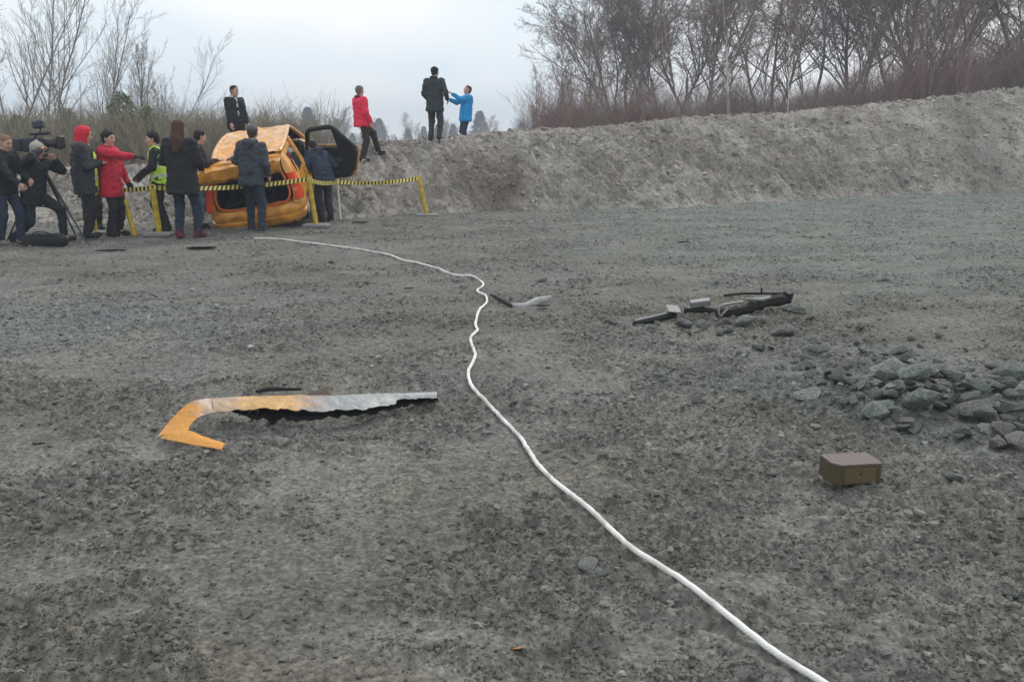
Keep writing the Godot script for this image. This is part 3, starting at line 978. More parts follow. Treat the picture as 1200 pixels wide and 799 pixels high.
# ------------------------------------------------------------------ bodies: a field of tapered capsules, meshed
class Field:
	var o: Vector3
	var nx: int
	var ny: int
	var nz: int
	var cell: float
	var f := PackedFloat32Array()

	func _init(lo: Vector3, hi: Vector3, cell_: float) -> void:
		cell = cell_
		o = lo - Vector3.ONE * cell * 2.5
		var s := (hi - lo) / cell
		nx = int(s.x) + 6
		ny = int(s.y) + 6
		nz = int(s.z) + 6
		f.resize(nx * ny * nz)
		f.fill(1.0)

	func limb(a: Vector3, b: Vector3, ra: float, rb: float, k := 0.03) -> void:
		var m := maxf(ra, rb) + k + cell * 2.0
		var lo := (a.min(b) - Vector3.ONE * m - o) / cell
		var hi := (a.max(b) + Vector3.ONE * m - o) / cell
		var ba := b - a
		var inv := 1.0 / maxf(ba.length_squared(), 1e-8)
		for z in range(maxi(0, int(lo.z)), mini(nz, int(hi.z) + 2)):
			for y in range(maxi(0, int(lo.y)), mini(ny, int(hi.y) + 2)):
				var at := (z * ny + y) * nx
				for x in range(maxi(0, int(lo.x)), mini(nx, int(hi.x) + 2)):
					var p := o + Vector3(x, y, z) * cell - a
					var t := clampf(p.dot(ba) * inv, 0.0, 1.0)
					var d := (p - ba * t).length() - (ra + (rb - ra) * t)
					var g := f[at + x]
					var h := k - absf(g - d)
					if h > 0.0:
						f[at + x] = minf(g, d) - h * h / (4.0 * k)
					elif d < g:
						f[at + x] = d

	func cut(n: Vector3, at_p: Vector3) -> void:  # takes away what lies on the side n points to
		for z in nz:
			for y in ny:
				var at := (z * ny + y) * nx
				for x in nx:
					var d := (o + Vector3(x, y, z) * cell - at_p).dot(n)
					if d > f[at + x]:
						f[at + x] = d

	func nets(mb: MB) -> void:
		var idx := PackedInt32Array()
		idx.resize(f.size())
		idx.fill(-1)
		var sx := 1
		var sy := nx
		var sz := nx * ny
		var off := PackedInt32Array([0, sx, sy, sx + sy, sz, sx + sz, sy + sz, sx + sy + sz])
		var lim := cell * 2.6
		var edges := PackedInt32Array([0, 1, 2, 3, 4, 5, 6, 7, 0, 2, 1, 3, 4, 6, 5, 7, 0, 4, 1, 5, 2, 6, 3, 7])
		var live := PackedInt32Array()
		for z in nz - 1:
			for y in ny - 1:
				var at := (z * ny + y) * nx
				for x in nx - 1:
					var q := at + x
					if absf(f[q]) > lim:
						continue
					var neg := 0
					for k in 8:
						if f[q + off[k]] < 0.0:
							neg += 1
					if neg == 0 or neg == 8:
						continue
					var sum := Vector3.ZERO
					var cnt := 0
					for e in range(0, 24, 2):
						var k0 := edges[e]
						var k1 := edges[e + 1]
						var f0 := f[q + off[k0]]
						var f1 := f[q + off[k1]]
						if (f0 < 0.0) != (f1 < 0.0):
							var t := f0 / (f0 - f1)
							var p0 := Vector3(k0 & 1, (k0 >> 1) & 1, k0 >> 2)
							var p1 := Vector3(k1 & 1, (k1 >> 1) & 1, k1 >> 2)
							sum += p0 + (p1 - p0) * t
							cnt += 1
					idx[q] = mb.vert(o + (Vector3(x, y, z) + sum / cnt) * cell)
					live.append(q)
		var st := PackedInt32Array([sx, sy, sz])
		for q in live:
			for e in 3:
				var f0 := f[q]
				var f1 := f[q + st[e]]
				if (f0 < 0.0) == (f1 < 0.0):
					continue
				var u := st[(e + 1) % 3]
				var w := st[(e + 2) % 3]
				if q - u - w < 0:
					continue
				var a := idx[q - u - w]
				var b := idx[q - w]
				var d := idx[q - u]
				if a < 0 or b < 0 or d < 0:
					continue
				if f0 < 0.0:
					mb.quad(a, d, idx[q], b)
				else:
					mb.quad(a, b, idx[q], d)

var head_mb: MB
var hand_mb: Array = []
var hair_mb := {}
var M := {}

func make_head() -> void:
	var F := Field.new(Vector3(-0.11, -0.17, -0.13), Vector3(0.11, 0.15, 0.13), 0.0065)
	F.limb(Vector3(0, 0.032, -0.022), Vector3(0, 0.038, 0.018), 0.079, 0.074)
	F.limb(Vector3(0, -0.03, 0.028), Vector3(0, -0.07, 0.035), 0.055, 0.046, 0.04)
	F.limb(Vector3(0, -0.094, 0.062), Vector3(0, -0.09, 0.058), 0.022, 0.024, 0.03)
	F.limb(Vector3(0, -0.06, -0.015), Vector3(0, -0.19, -0.03), 0.052, 0.058, 0.03)
	for s: float in [-1.0, 1.0]:
		F.limb(Vector3(s * 0.034, -0.018, 0.05), Vector3(s * 0.03, -0.05, 0.045), 0.036, 0.03, 0.02)
		F.limb(Vector3(s * 0.012, 0.034, 0.083), Vector3(s * 0.046, 0.03, 0.066), 0.011, 0.012, 0.015)
		F.limb(Vector3(s * 0.074, 0.018, -0.008), Vector3(s * 0.078, -0.03, 0.0), 0.014, 0.011, 0.006)
	F.limb(Vector3(0, 0.022, 0.088), Vector3(0, -0.02, 0.105), 0.010, 0.014, 0.012)
	F.limb(Vector3(-0.012, -0.024, 0.094), Vector3(0.012, -0.024, 0.094), 0.010, 0.010, 0.008)
	F.limb(Vector3(-0.018, -0.056, 0.084), Vector3(0.018, -0.056, 0.084), 0.010, 0.010, 0.008)
	head_mb = MB.new()
	F.nets(head_mb)
	for k in head_mb.v.size():
		var p := head_mb.v[k]
		var e := Vector2(absf(p.x) - 0.031, p.y - 0.010)
		if p.z > 0.05:
			if e.length() < 0.011:
				head_mb.v[k].z -= 0.004
				head_mb.c[k] = Color(0.12, 0.10, 0.10)
			elif absf(p.y - 0.034) < 0.006 and absf(absf(p.x) - 0.031) < 0.02:
				head_mb.c[k] = Color(0.35, 0.28, 0.24)
			elif absf(p.y + 0.056) < 0.008 and absf(p.x) < 0.025:
				head_mb.c[k] = Color(0.75, 0.45, 0.42)

func make_hand(curl: float) -> MB:  # wrist at the origin, fingers along +y, palm facing +z, thumb on +x
	var F := Field.new(Vector3(-0.06, -0.03, -0.05), Vector3(0.085, 0.21, 0.12), 0.005)
	F.limb(Vector3(0, -0.03, 0), Vector3(0, 0.02, 0), 0.026, 0.025, 0.02)
	F.limb(Vector3(-0.024, 0.03, 0), Vector3(-0.030, 0.085, 0), 0.016, 0.013, 0.02)
	F.limb(Vector3(0, 0.03, 0), Vector3(0, 0.088, -0.002), 0.018, 0.014, 0.02)
	F.limb(Vector3(0.022, 0.03, 0.002), Vector3(0.030, 0.085, 0), 0.018, 0.013, 0.02)
	var xs := [-0.034, -0.0115, 0.0115, 0.034]
	var ls := [0.058, 0.074, 0.080, 0.070]
	for k in 4:
		var p := Vector3(xs[k], 0.092, 0)
		var a := curl * 0.55
		for s in 3:
			var l: float = ls[k] * [0.45, 0.32, 0.25][s]
			var q := p + Vector3(xs[k] * 0.02, cos(a) * l, sin(a) * l)
			F.limb(p, q, 0.0092 - s * 0.0008, 0.0086 - s * 0.0008, 0.004)
			p = q
			a += curl * (0.85 + 0.06 * k)
	F.limb(Vector3(0.026, 0.022, 0.006), Vector3(0.052, 0.056, 0.016), 0.016, 0.012, 0.012)
	F.limb(Vector3(0.052, 0.056, 0.016), Vector3(0.058 - curl * 0.012, 0.088, 0.022 + curl * 0.018), 0.0115, 0.009, 0.004)
	var mb := MB.new()
	F.nets(mb)
	return mb

func hair(style: String) -> MB:
	if hair_mb.has(style):
		return hair_mb[style]
	var F := Field.new(Vector3(-0.14, -0.38, -0.22), Vector3(0.14, 0.17, 0.17), 0.0085)
	match style:
		"short":
			F.limb(Vector3(0, 0.040, -0.026), Vector3(0, 0.048, 0.014), 0.086, 0.078, 0.03)
			F.limb(Vector3(0, -0.02, -0.035), Vector3(0, -0.05, -0.04), 0.072, 0.055, 0.03)
			F.cut(Vector3(0, -0.55, 0.83).normalized(), Vector3(0, 0.055, 0.052))
		"long":
			F.limb(Vector3(0, 0.042, -0.028), Vector3(0, 0.05, 0.012), 0.090, 0.082, 0.03)
			F.limb(Vector3(0, -0.02, -0.055), Vector3(0.01, -0.18, -0.135), 0.082, 0.075, 0.03)
			F.limb(Vector3(0.01, -0.18, -0.135), Vector3(0.0, -0.33, -0.165), 0.075, 0.045, 0.03)
			F.limb(Vector3(0.05, -0.05, -0.04), Vector3(0.075, -0.24, -0.12), 0.045, 0.035, 0.03)
			F.limb(Vector3(-0.05, -0.05, -0.04), Vector3(-0.07, -0.27, -0.12), 0.045, 0.035, 0.03)
			F.cut(Vector3(0, -0.4, 0.9).normalized(), Vector3(0, 0.05, 0.052))
		"beanie":
			F.limb(Vector3(0, 0.050, -0.028), Vector3(0, 0.058, 0.012), 0.090, 0.082, 0.03)
			F.limb(Vector3(0, 0.03, -0.04), Vector3(0, -0.02, -0.045), 0.082, 0.074, 0.03)
			F.limb(Vector3(0, 0.12, -0.03), Vector3(0, 0.15, -0.035), 0.03, 0.018, 0.03)
			F.cut(Vector3(0, -0.62, 0.78).normalized(), Vector3(0, 0.045, 0.055))
		"cap":
			F.limb(Vector3(0, 0.050, -0.028), Vector3(0, 0.054, 0.012), 0.087, 0.081, 0.03)
			F.cut(Vector3(0, -1, 0.1).normalized(), Vector3(0, 0.028, 0))
			F.limb(Vector3(-0.03, 0.042, 0.09), Vector3(-0.02, 0.036, 0.135), 0.013, 0.009, 0.02)
			F.limb(Vector3(0.03, 0.042, 0.09), Vector3(0.02, 0.036, 0.135), 0.013, 0.009, 0.02)
			F.limb(Vector3(0.0, 0.046, 0.09), Vector3(0.0, 0.039, 0.145), 0.013, 0.009, 0.02)
		"hood":  # lies thrown back on the shoulders
			F.limb(Vector3(-0.085, -0.135, -0.03), Vector3(-0.05, -0.165, -0.115), 0.042, 0.048, 0.04)
			F.limb(Vector3(0.085, -0.135, -0.03), Vector3(0.05, -0.165, -0.115), 0.042, 0.048, 0.04)
			F.limb(Vector3(-0.05, -0.165, -0.115), Vector3(0.05, -0.165, -0.115), 0.048, 0.048, 0.04)
			F.limb(Vector3(0, -0.17, -0.11), Vector3(0, -0.25, -0.12), 0.05, 0.03, 0.04)
		"raised hood":
			F.limb(Vector3(0, 0.048, -0.035), Vector3(0, 0.055, 0.02), 0.108, 0.096, 0.04)
			F.limb(Vector3(0, 0.0, -0.04), Vector3(0, -0.16, -0.05), 0.100, 0.105, 0.04)
			F.cut(Vector3(0, -0.15, 0.98).normalized(), Vector3(0, 0.0, 0.058))
		"collar":
			for k in 8:
				var a0 := TAU * k / 8.0
				var a1 := TAU * (k + 1) / 8.0
				F.limb(Vector3(sin(a0) * 0.072, -0.135 - cos(a0) * 0.016, cos(a0) * 0.068 - 0.026), Vector3(sin(a1) * 0.072, -0.135 - cos(a1) * 0.016, cos(a1) * 0.068 - 0.026), 0.026, 0.026, 0.02)
	var mb := MB.new()
	F.nets(mb)
	var w := noise(77, 30.0, 2)
	if style in ["short", "long"]:
		for k in mb.v.size():
			var p := mb.v[k]
			mb.v[k] += Vector3(p.x, p.y * 0.4, p.z).normalized() * 0.007 * w.get_noise_3d(p.x * 1.4, p.y * 0.35, p.z * 1.4)
	hair_mb[style] = mb
	return mb

func two_bone(a: Vector3, t: Vector3, l1: float, l2: float, pole: Vector3) -> Array:  # [elbow, end]
	var d := t - a
	var l := clampf(d.length(), 0.05, (l1 + l2) * 0.998)
	d = d.normalized()
	var e := (l1 * l1 - l2 * l2 + l * l) / (2.0 * l)
	var h := sqrt(maxf(l1 * l1 - e * e, 0.0))
	var p := (pole - d * pole.dot(d)).normalized()
	return [a + d * e + p * h, a + d * l]

func aim(y: Vector3, z: Vector3) -> Basis:
	y = y.normalized()
	var x := y.cross(z).normalized()
	return Basis(x, y, x.cross(y))

func creased(mb: MB, amount: float, seed_: int) -> ArrayMesh:
	var w := noise(seed_, 9.0, 2)
	var n: PackedVector3Array = mb.mesh().surface_get_arrays(0)[Mesh.ARRAY_NORMAL]
	for k in mb.v.size():
		var p := mb.v[k]
		mb.v[k] += n[k] * amount * (w.get_noise_3d(p.x, p.y * 1.6, p.z) * 1.2)
		var t := 1.0 + 0.3 * w.get_noise_3d(p.x * 2.0 + 9.0, p.y * 2.0, p.z * 2.0)
		mb.c[k] = Color(mb.c[k].r * t, mb.c[k].g * t, mb.c[k].b * t)
	return mb.mesh()

# faces +z; +x is the person's left. s: h height, yaw, lean, tilt, look (yaw, pitch), feet, hands, colours, dress
func person(label: String, at: Vector3, s: Dictionary, group := "") -> Node3D:
	var o := base("person", at, label, "person", group)
	var sc: float = s.get("h", 1.75) / 1.75
	o.rotation.y = deg_to_rad(s.get("yaw", 0.0))
	o.scale = Vector3.ONE * sc
	var sink: float = s.get("crouch", 0.0)
	var hip := Vector3(s.get("shift", 0.0), 0.93 - sink, s.get("back", 0.0))
	var lean := Basis.from_euler(Vector3(deg_to_rad(s.get("lean", 0.0)), deg_to_rad(s.get("twist", 0.0)), deg_to_rad(s.get("tilt", 0.0))))
	var up := func(p: Vector3) -> Vector3: return hip + lean * p
	var neck: Vector3 = up.call(Vector3(0, 0.53, -0.005))
	var look: Array = s.get("look", [0.0, 0.0])
	var hb := lean * Basis.from_euler(Vector3(deg_to_rad(look[1] - s.get("lean", 0.0) * 0.6), deg_to_rad(look[0]), 0))
	var head := Transform3D(hb, neck + lean * Vector3(0, 0.07, 0) + hb * Vector3(0, 0.085, 0.02))
	var feet: Array = s.get("feet", [Vector3(0.10, 0, 0.02), Vector3(-0.10, 0, -0.02)])
	var hands: Array = s.get("hands", [Vector3(0.27, 0.80, 0.06), Vector3(-0.27, 0.80, 0.06)])
	var bulk: float = s.get("bulk", 1.0)
	var legs: Array = []
	var arms: Array = []
	for k in 2:
		var sd := 1.0 if k == 0 else -1.0
		var hj: Vector3 = hip + Vector3(sd * 0.092, -0.02, 0)
		var fo: Vector3 = feet[k]
		var kn := two_bone(hj, fo + Vector3(0, 0.085, -0.03), 0.43, 0.42, Vector3(sd * 0.12, 0, 1))
		legs.append([hj, kn[0], kn[1], fo])
		var sh: Vector3 = up.call(Vector3(sd * 0.182, 0.475, -0.01))
		var hint: Array = s.get("elbow", [Vector3(0.5, -0.4, -0.8), Vector3(-0.5, -0.4, -0.8)])
		var el := two_bone(sh, hands[k], 0.285, 0.255, hint[k])
		arms.append([sh, el[0], el[1]])
	# the body: one continuous surface
	var F := Field.new(Vector3(-0.75, -0.02, -0.75), Vector3(0.75, 1.62, 0.75), 0.026)
	F.limb(up.call(Vector3(0.07, 0.40, 0)), up.call(Vector3(0.06, 0.12, 0)), 0.105, 0.09, 0.05)
	F.limb(up.call(Vector3(-0.07, 0.40, 0)), up.call(Vector3(-0.06, 0.12, 0)), 0.105, 0.09, 0.05)
	F.limb(hip + Vector3(-0.06, 0, 0), hip + Vector3(0.06, 0, 0), 0.11, 0.11, 0.05)
	F.limb(up.call(Vector3(0, 0.44, -0.005)), neck + lean * Vector3(0, 0.05, 0), 0.075, 0.055, 0.04)
	for k in 2:
		var l: Array = legs[k]
		F.limb(l[0], l[1], 0.080, 0.054, 0.04)
		F.limb(l[1], l[2], 0.054, 0.036, 0.03)
		F.limb(l[2], l[3] + Vector3(0, 0.04, 0.08), 0.036, 0.030, 0.03)
		var a: Array = arms[k]
		F.limb(a[0], a[1], 0.052, 0.040, 0.03)
		F.limb(a[1], a[2], 0.040, 0.028, 0.03)
	var bm := MB.new()
	F.nets(bm)
	var skin: Color = s.get("skin", Color(0.50, 0.30, 0.22))
	for k in bm.c.size():
		bm.c[k] = skin
	bm.add(head_mb, head, skin)
	var grip: Array = s.get("grip", [0, 0])
	var gloves: bool = s.get("gloves", false)
	for k in 2:
		var gm := MB.new()
		var a: Array = arms[k]
		var dir: Vector3 = (a[2] - a[1]).normalized()
		var sd := 1.0 if k == 0 else -1.0
		var palm: Vector3 = Vector3(-sd, 0, 0.15) if dir.y < -0.5 else Vector3(-sd * 0.35, -0.8, 0.3)
		var bs := aim(dir, palm)
		if k == 0:
			bs.x = -bs.x
		if bs.x.dot(Vector3(0, 0.4, 1)) < 0.0 and dir.y < -0.5:
			bs.x = -bs.x
		(gm if gloves else bm).add(hand_mb[grip[k]], Transform3D(bs.scaled_local(Vector3.ONE * (1.12 if gloves else 1.0)), a[2]), Color(0.02, 0.02, 0.022) if gloves else skin)
		if gloves:
			put("glove", gm.mesh(), M.cloth, o)
	put("body", bm.mesh(), M.skin, o)
	# trousers
	F = Field.new(Vector3(-0.6, 0.0, -0.7), Vector3(0.6, 1.1, 0.7), 0.02)
	var tw: float = s.get("wide", 1.0)
	F.limb(hip + Vector3(-0.062, 0.03, 0), hip + Vector3(0.062, 0.03, 0), 0.130, 0.130, 0.04)
	for k in 2:
		var l: Array = legs[k]
		F.limb(l[0], l[1], 0.102, 0.074 * tw, 0.04)
		F.limb(l[1], l[2] + Vector3(0, -0.02, 0), 0.074 * tw, 0.060 * tw, 0.02)
	F.cut(Vector3.UP, hip + Vector3(0, 0.05, 0))
	var tm := MB.new()
	F.nets(tm)
	var tc: Color = s.get("trousers", Color(0.02, 0.02, 0.025))
	for k in tm.c.size():
		tm.c[k] = tc
	put("trousers", creased(tm, 0.013, int(at.x * 31.0)), M.cloth, o)
	# shoes
	for k in 2:
		var l: Array = legs[k]
		var fo: Vector3 = l[3]
		var turn := Basis(Vector3.UP, (0.22 if k == 0 else -0.22))
		F = Field.new(fo + Vector3(-0.2, 0, -0.2), fo + Vector3(0.2, 0.2, 0.26), 0.017)
		F.limb(fo + turn * Vector3(0, 0.045, -0.055), fo + turn * Vector3(0, 0.038, 0.125), 0.047, 0.042, 0.02)
		F.limb(fo + turn * Vector3(0, 0.06, -0.04), l[2] + Vector3(0, 0.03, 0), 0.045, 0.052, 0.03)
		var sm := MB.new()
		F.nets(sm)
		for q in sm.v.size():
			sm.v[q].y = maxf(sm.v[q].y, fo.y + 0.002)
			sm.c[q] = s.get("shoe", Color(0.015, 0.014, 0.014)) if sm.v[q].y > fo.y + 0.028 else s.get("sole", Color(0.02, 0.02, 0.02))
		put("shoe", sm.mesh(), M.cloth, o)
	# jacket or coat
	F = Field.new(Vector3(-0.8, 0.3, -0.8), Vector3(0.8, 1.62, 0.8), 0.02)
	var hem: float = s.get("hem", 0.80) - sink
	for sd: float in [-1.0, 1.0]:
		F.limb(up.call(Vector3(sd * 0.085, 0.41, -0.005)), up.call(Vector3(sd * 0.07, 0.14, 0)), 0.128 * bulk, 0.122 * bulk, 0.05)
		F.limb(up.call(Vector3(sd * 0.07, 0.14, 0)), Vector3(hip.x + sd * 0.075, hem + 0.05, hip.z), 0.128 * bulk, s.get("flare", 0.142) * bulk, 0.05)
	F.limb(up.call(Vector3(0, 0.44, -0.015)), up.call(Vector3(0, 0.52, -0.015)), 0.10, 0.078, 0.04)
	for k in 2:
		var a: Array = arms[k]
		F.limb(a[0], a[1], 0.080 * bulk, 0.063 * bulk, 0.04)
		F.limb(a[1], a[2] - (a[2] - a[1]).normalized() * 0.02, 0.063 * bulk, 0.046 * bulk, 0.02)
	F.cut(Vector3(0, -1, 0), Vector3(0, hem, 0))
	var jm := MB.new()
	F.nets(jm)
	var jc: Color = s.get("jacket", Color(0.02, 0.02, 0.025))
	for k in jm.c.size():
		jm.c[k] = jc
	if s.has("yoke"):
		for k in jm.v.size():
			if jm.v[k].y > hip.y + 0.40 and absf(jm.v[k].x - hip.x) < 0.3:
				jm.c[k] = s.yoke
	if s.has("check"):
		for k in jm.v.size():
			var p := jm.v[k]
			if (int(floor(p.y * 14.0)) + int(floor((p.x + p.z) * 12.0))) % 2 == 0:
				jm.c[k] = s.check
	put("coat" if s.get("hem", 0.80) < 0.6 else "jacket", creased(jm, 0.016, int(at.x * 17.0)), M.cloth, o)
	if s.has("vest"):
		F = Field.new(Vector3(-0.45, 0.7, -0.4), Vector3(0.45, 1.6, 0.45), 0.02)
		for sd: float in [-1.0, 1.0]:
			F.limb(up.call(Vector3(sd * 0.085, 0.41, -0.005)), up.call(Vector3(sd * 0.07, 0.14, 0)), 0.139 * bulk, 0.136 * bulk, 0.05)
			F.limb(up.call(Vector3(sd * 0.07, 0.14, 0)), Vector3(hip.x + sd * 0.075, hem + 0.06, hip.z), 0.136 * bulk, 0.143 * bulk, 0.05)
			F.limb(up.call(Vector3(sd * 0.10, 0.42, -0.015)), up.call(Vector3(sd * 0.08, 0.50, -0.015)), 0.11, 0.08, 0.04)
		F.cut(Vector3(0, -1, 0), Vector3(0, hem + 0.03, 0))
		var wm := MB.new()
		F.nets(wm)
		for k in wm.v.size():
			var q: Vector3 = lean.inverse() * (wm.v[k] - hip)
			var band := absf(q.y - 0.06) < 0.027 or absf(q.y - 0.24) < 0.027
			wm.c[k] = Color(0.55, 0.57, 0.56) if band else s.vest
		put("reflective_vest", creased(wm, 0.006, 3), M.cloth, o)
	if s.has("shirt"):
		F = Field.new(Vector3(-0.2, 1.0, -0.1), Vector3(0.2, 1.6, 0.3), 0.014)
		F.limb(up.call(Vector3(0, 0.50, 0.05)), up.call(Vector3(0, 0.33, 0.115)), 0.042, 0.020, 0.02)
		F.limb(up.call(Vector3(0, 0.22, 0.128)), up.call(Vector3(0, 0.15, 0.128)), 0.022, 0.022, 0.02)
		var hm2 := MB.new()
		F.nets(hm2)
		for k in hm2.c.size():
			hm2.c[k] = s.shirt
		put("shirt_front", hm2.mesh(), M.cloth, o)
	# head wear and hair
	var on: Array = s.get("on", [["short", "hair", Color(0.03, 0.02, 0.015)]])
	for w in on:
		var src: MB = hair(w[0])
		var xf := head if not w[0] in ["hood", "collar"] else Transform3D(lean, neck + lean * Vector3(0, 0.155, 0.0))
		var hm := MB.new()
		hm.add(src, xf, w[2])
		put(w[1], hm.mesh(), M.cloth, o)
	o.set_meta("hands", [o.transform * arms[0][2], o.transform * arms[1][2]])
	return o

# ------------------------------------------------------------------ bare trees
func grow(wood: MB, twig: MB, p: Vector3, dir: Vector3, length: float, r: float, level: int, P: Dictionary) -> void:
	var seg: int = [8, 5, 3, 2, 2][level]
	var pts := PackedVector3Array()
	var rad := PackedFloat32Array()
	var d := dir
	var q := p
	var tip: float = 0.25 if level < 3 else 0.5
	for k in seg + 1:
		pts.append(q)
		rad.append(maxf(lerpf(r, r * tip, float(k) / seg) * (1.25 if k == 0 and level == 0 else 1.0), P.thin))
		var w: float = P.wob[level]
		d = (d + Vector3(rng.randfn(), rng.randfn() * 0.5, rng.randfn()) * w + Vector3.UP * float(P.up[level])).normalized()
		q += d * length / seg
	var mb := wood if level < 2 else twig
	if level == 0 and P.has("bark"):
		var at := mb.v.size()
		mb.tube(pts, rad, 7, false)
		var nb := noise(5, 2.0, 2)
		for k in range(at, mb.v.size()):
			var s := nb.get_noise_3d(mb.v[k].x * 8.0, mb.v[k].y * 3.0, mb.v[k].z * 8.0)
			mb.c[k] = P.bark if s < 0.22 else P.bark * 0.25
	else:
		mb.col = P.wood if level < 2 else P.twig
		mb.tube(pts, rad, [7, 5, 3, 3, 3][level], false)
	if level + 1 >= int(P.levels):
		return
	var n: int = P.n[level]
	for k in n:
		var t: float = lerpf(P.from[level], 0.98, (k + rng.randf()) / n)
		var f := t * seg
		var i0 := mini(int(f), seg - 1)
		var at_p := pts[i0].lerp(pts[i0 + 1], f - i0)
		var tan_ := (pts[i0 + 1] - pts[i0]).normalized()
		var side := tan_.cross(Vector3(rng.randfn(), rng.randfn(), rng.randfn())).normalized()
		var a: float = deg_to_rad(P.ang[level] * rng.randf_range(0.65, 1.25))
		var cd := tan_ * cos(a) + side * sin(a)
		var cl: float = length * P.ratio[level] * (1.0 - 0.5 * t) * rng.randf_range(0.7, 1.2)
		grow(wood, twig, at_p, cd, cl, lerpf(rad[i0], rad[i0 + 1], f - i0) * 0.62, level + 1, P)

func bare_tree(seed_: int, stems: int, P: Dictionary) -> Node3D:
	rng.seed = seed_
	var wood := MB.new()
	var twig := MB.new()
	for k in stems:
		var a := TAU * k / stems + rng.randf()
		var out: Vector3 = Vector3(cos(a), 0, sin(a)) * (0.0 if stems == 1 else P.get("splay", 0.35))
		grow(wood, twig, Vector3(out.x * 0.4, -0.3, out.z * 0.4), (Vector3.UP + out * rng.randf_range(0.5, 1.3)).normalized(), P.tall * rng.randf_range(0.85, 1.05), P.r, 0, P)
	var o := Node3D.new()
	put("trunk", wood.mesh(), M.bark, o)
	put("crown", twig.mesh(), M.bark, o)
	return o

func conifer(seed_: int, tall: float, wide: float, blades: int, dark: Color) -> Node3D:
	rng.seed = seed_
	var wood := MB.new()
	wood.col = Color(0.06, 0.05, 0.045)
	wood.rod(Vector3(0, -0.2, 0), Vector3(0, tall * 0.97, 0), tall * 0.014, 0.01, 6)
	var g := MB.new()
	for k in blades:
		var t := pow(rng.randf(), 0.8)
		var y := tall * lerpf(0.12, 1.0, t)
		var a := floorf(rng.randf() * 9.0) * 0.7 + floorf(t * 17.0) * 1.3 + rng.randfn() * 0.16
		var reach := wide * pow(1.0 - t, 0.75) * (0.75 + 0.25 * sin(a * 3.0 + floorf(t * 17.0) * 2.0)) + 0.08
		var rr := reach * sqrt(rng.randf())
		var p := Vector3(cos(a) * rr, y - rr * 0.30 + rng.randfn() * 0.05, sin(a) * rr)
		var s := rng.randf_range(0.5, 1.0) * tall * 0.045
		var d := Vector3(cos(a), -0.35, sin(a)).normalized()
		var sd := Vector3(rng.randfn(), rng.randfn(), rng.randfn()).normalized()
		var f := rng.randf_range(0.7, 1.35)
		g.col = Color(dark.r * f, dark.g * f, dark.b * f)
		var i0 := g.vert(p - sd * s * 0.35)
		var i1 := g.vert(p + sd * s * 0.35)
		var i2 := g.vert(p + d * s * 1.6)
		g.tri(i0, i1, i2)
	var o := Node3D.new()
	put("trunk", wood.mesh(), M.bark, o)
	put("crown", g.mesh(0.0), M.leaf, o)
	return o

func plant(proto: Node3D, called: String, x: float, z: float, s: Vector3, turn: float, label: String, group: String) -> Node3D:
	var o: Node3D = proto.duplicate()
	o.name = numbered(called)
	add_child(o)
	o.position = Vector3(x, height(x, z) - 0.1, z)
	o.rotation.y = turn
	o.scale = s
	tag(o, label, "tree", group)
	return o

func brush_clump(seed_: int, stems: int, tall: float, spread: float, col: Color) -> ArrayMesh:
	rng.seed = seed_
	var mb := MB.new()
	for k in stems:
		var a := rng.randf() * TAU
		var r := sqrt(rng.randf()) * spread
		var p := Vector3(cos(a) * r, -0.2, sin(a) * r)
		var d := Vector3(rng.randfn() * 0.30, 1, rng.randfn() * 0.30).normalized()
		var l := tall * rng.randf_range(0.5, 1.0)
		var f := rng.randf_range(0.7, 1.3)
		mb.col = Color(col.r * f, col.g * f, col.b * f)
		var e := p + d * l * 0.55
		var e2 := e + (d + Vector3(rng.randfn(), 0.3, rng.randfn()) * 0.25).normalized() * l * 0.45
		mb.tube(PackedVector3Array([p, e, e2]), PackedFloat32Array([0.010, 0.006, 0.003]), 3, false)
		for q in 14:
			var t := rng.randf_range(0.2, 0.97)
			var b := p.lerp(e, t / 0.55) if t < 0.55 else e.lerp(e2, (t - 0.55) / 0.45)
			var dd := (d + Vector3(rng.randfn(), rng.randfn() * 0.4, rng.randfn()) * 0.55).normalized()
			mb.tube(PackedVector3Array([b, b + dd * l * rng.randf_range(0.12, 0.3)]), PackedFloat32Array([0.006, 0.003]), 3, false)
	return mb.mesh()

func thicket(label: String, meshes: Array, seed_: int, spots: Array) -> void:
	for k in meshes.size():
		var mm := MultiMesh.new()
		mm.transform_format = MultiMesh.TRANSFORM_3D
		mm.mesh = meshes[k]
		var mine: Array = []
		for q in range(k, spots.size(), meshes.size()):
			mine.append(spots[q])
		mm.instance_count = mine.size()
		for q in mine.size():
			mm.set_instance_transform(q, mine[q])
		var o := MultiMeshInstance3D.new()
		o.multimesh = mm
		o.material_override = M.bark
		o.name = numbered("undergrowth")
		add_child(o)
		tag(o, label, "undergrowth", "brushwood behind the bank", "stuff")

# ------------------------------------------------------------------ the wrecked car (x right, y up, z back, rear axle at z 1.05)
func resample(p: PackedVector3Array, n: int) -> PackedVector3Array:
	var c := Curve3D.new()
	for k in p.size():
		var t := (p[mini(k + 1, p.size() - 1)] - p[maxi(k - 1, 0)]) * 0.16
		c.add_point(p[k], -t, t)
	var out := PackedVector3Array()
	for k in n:
		out.append(c.sample_baked(c.get_baked_length() * k / (n - 1), true))
	return out

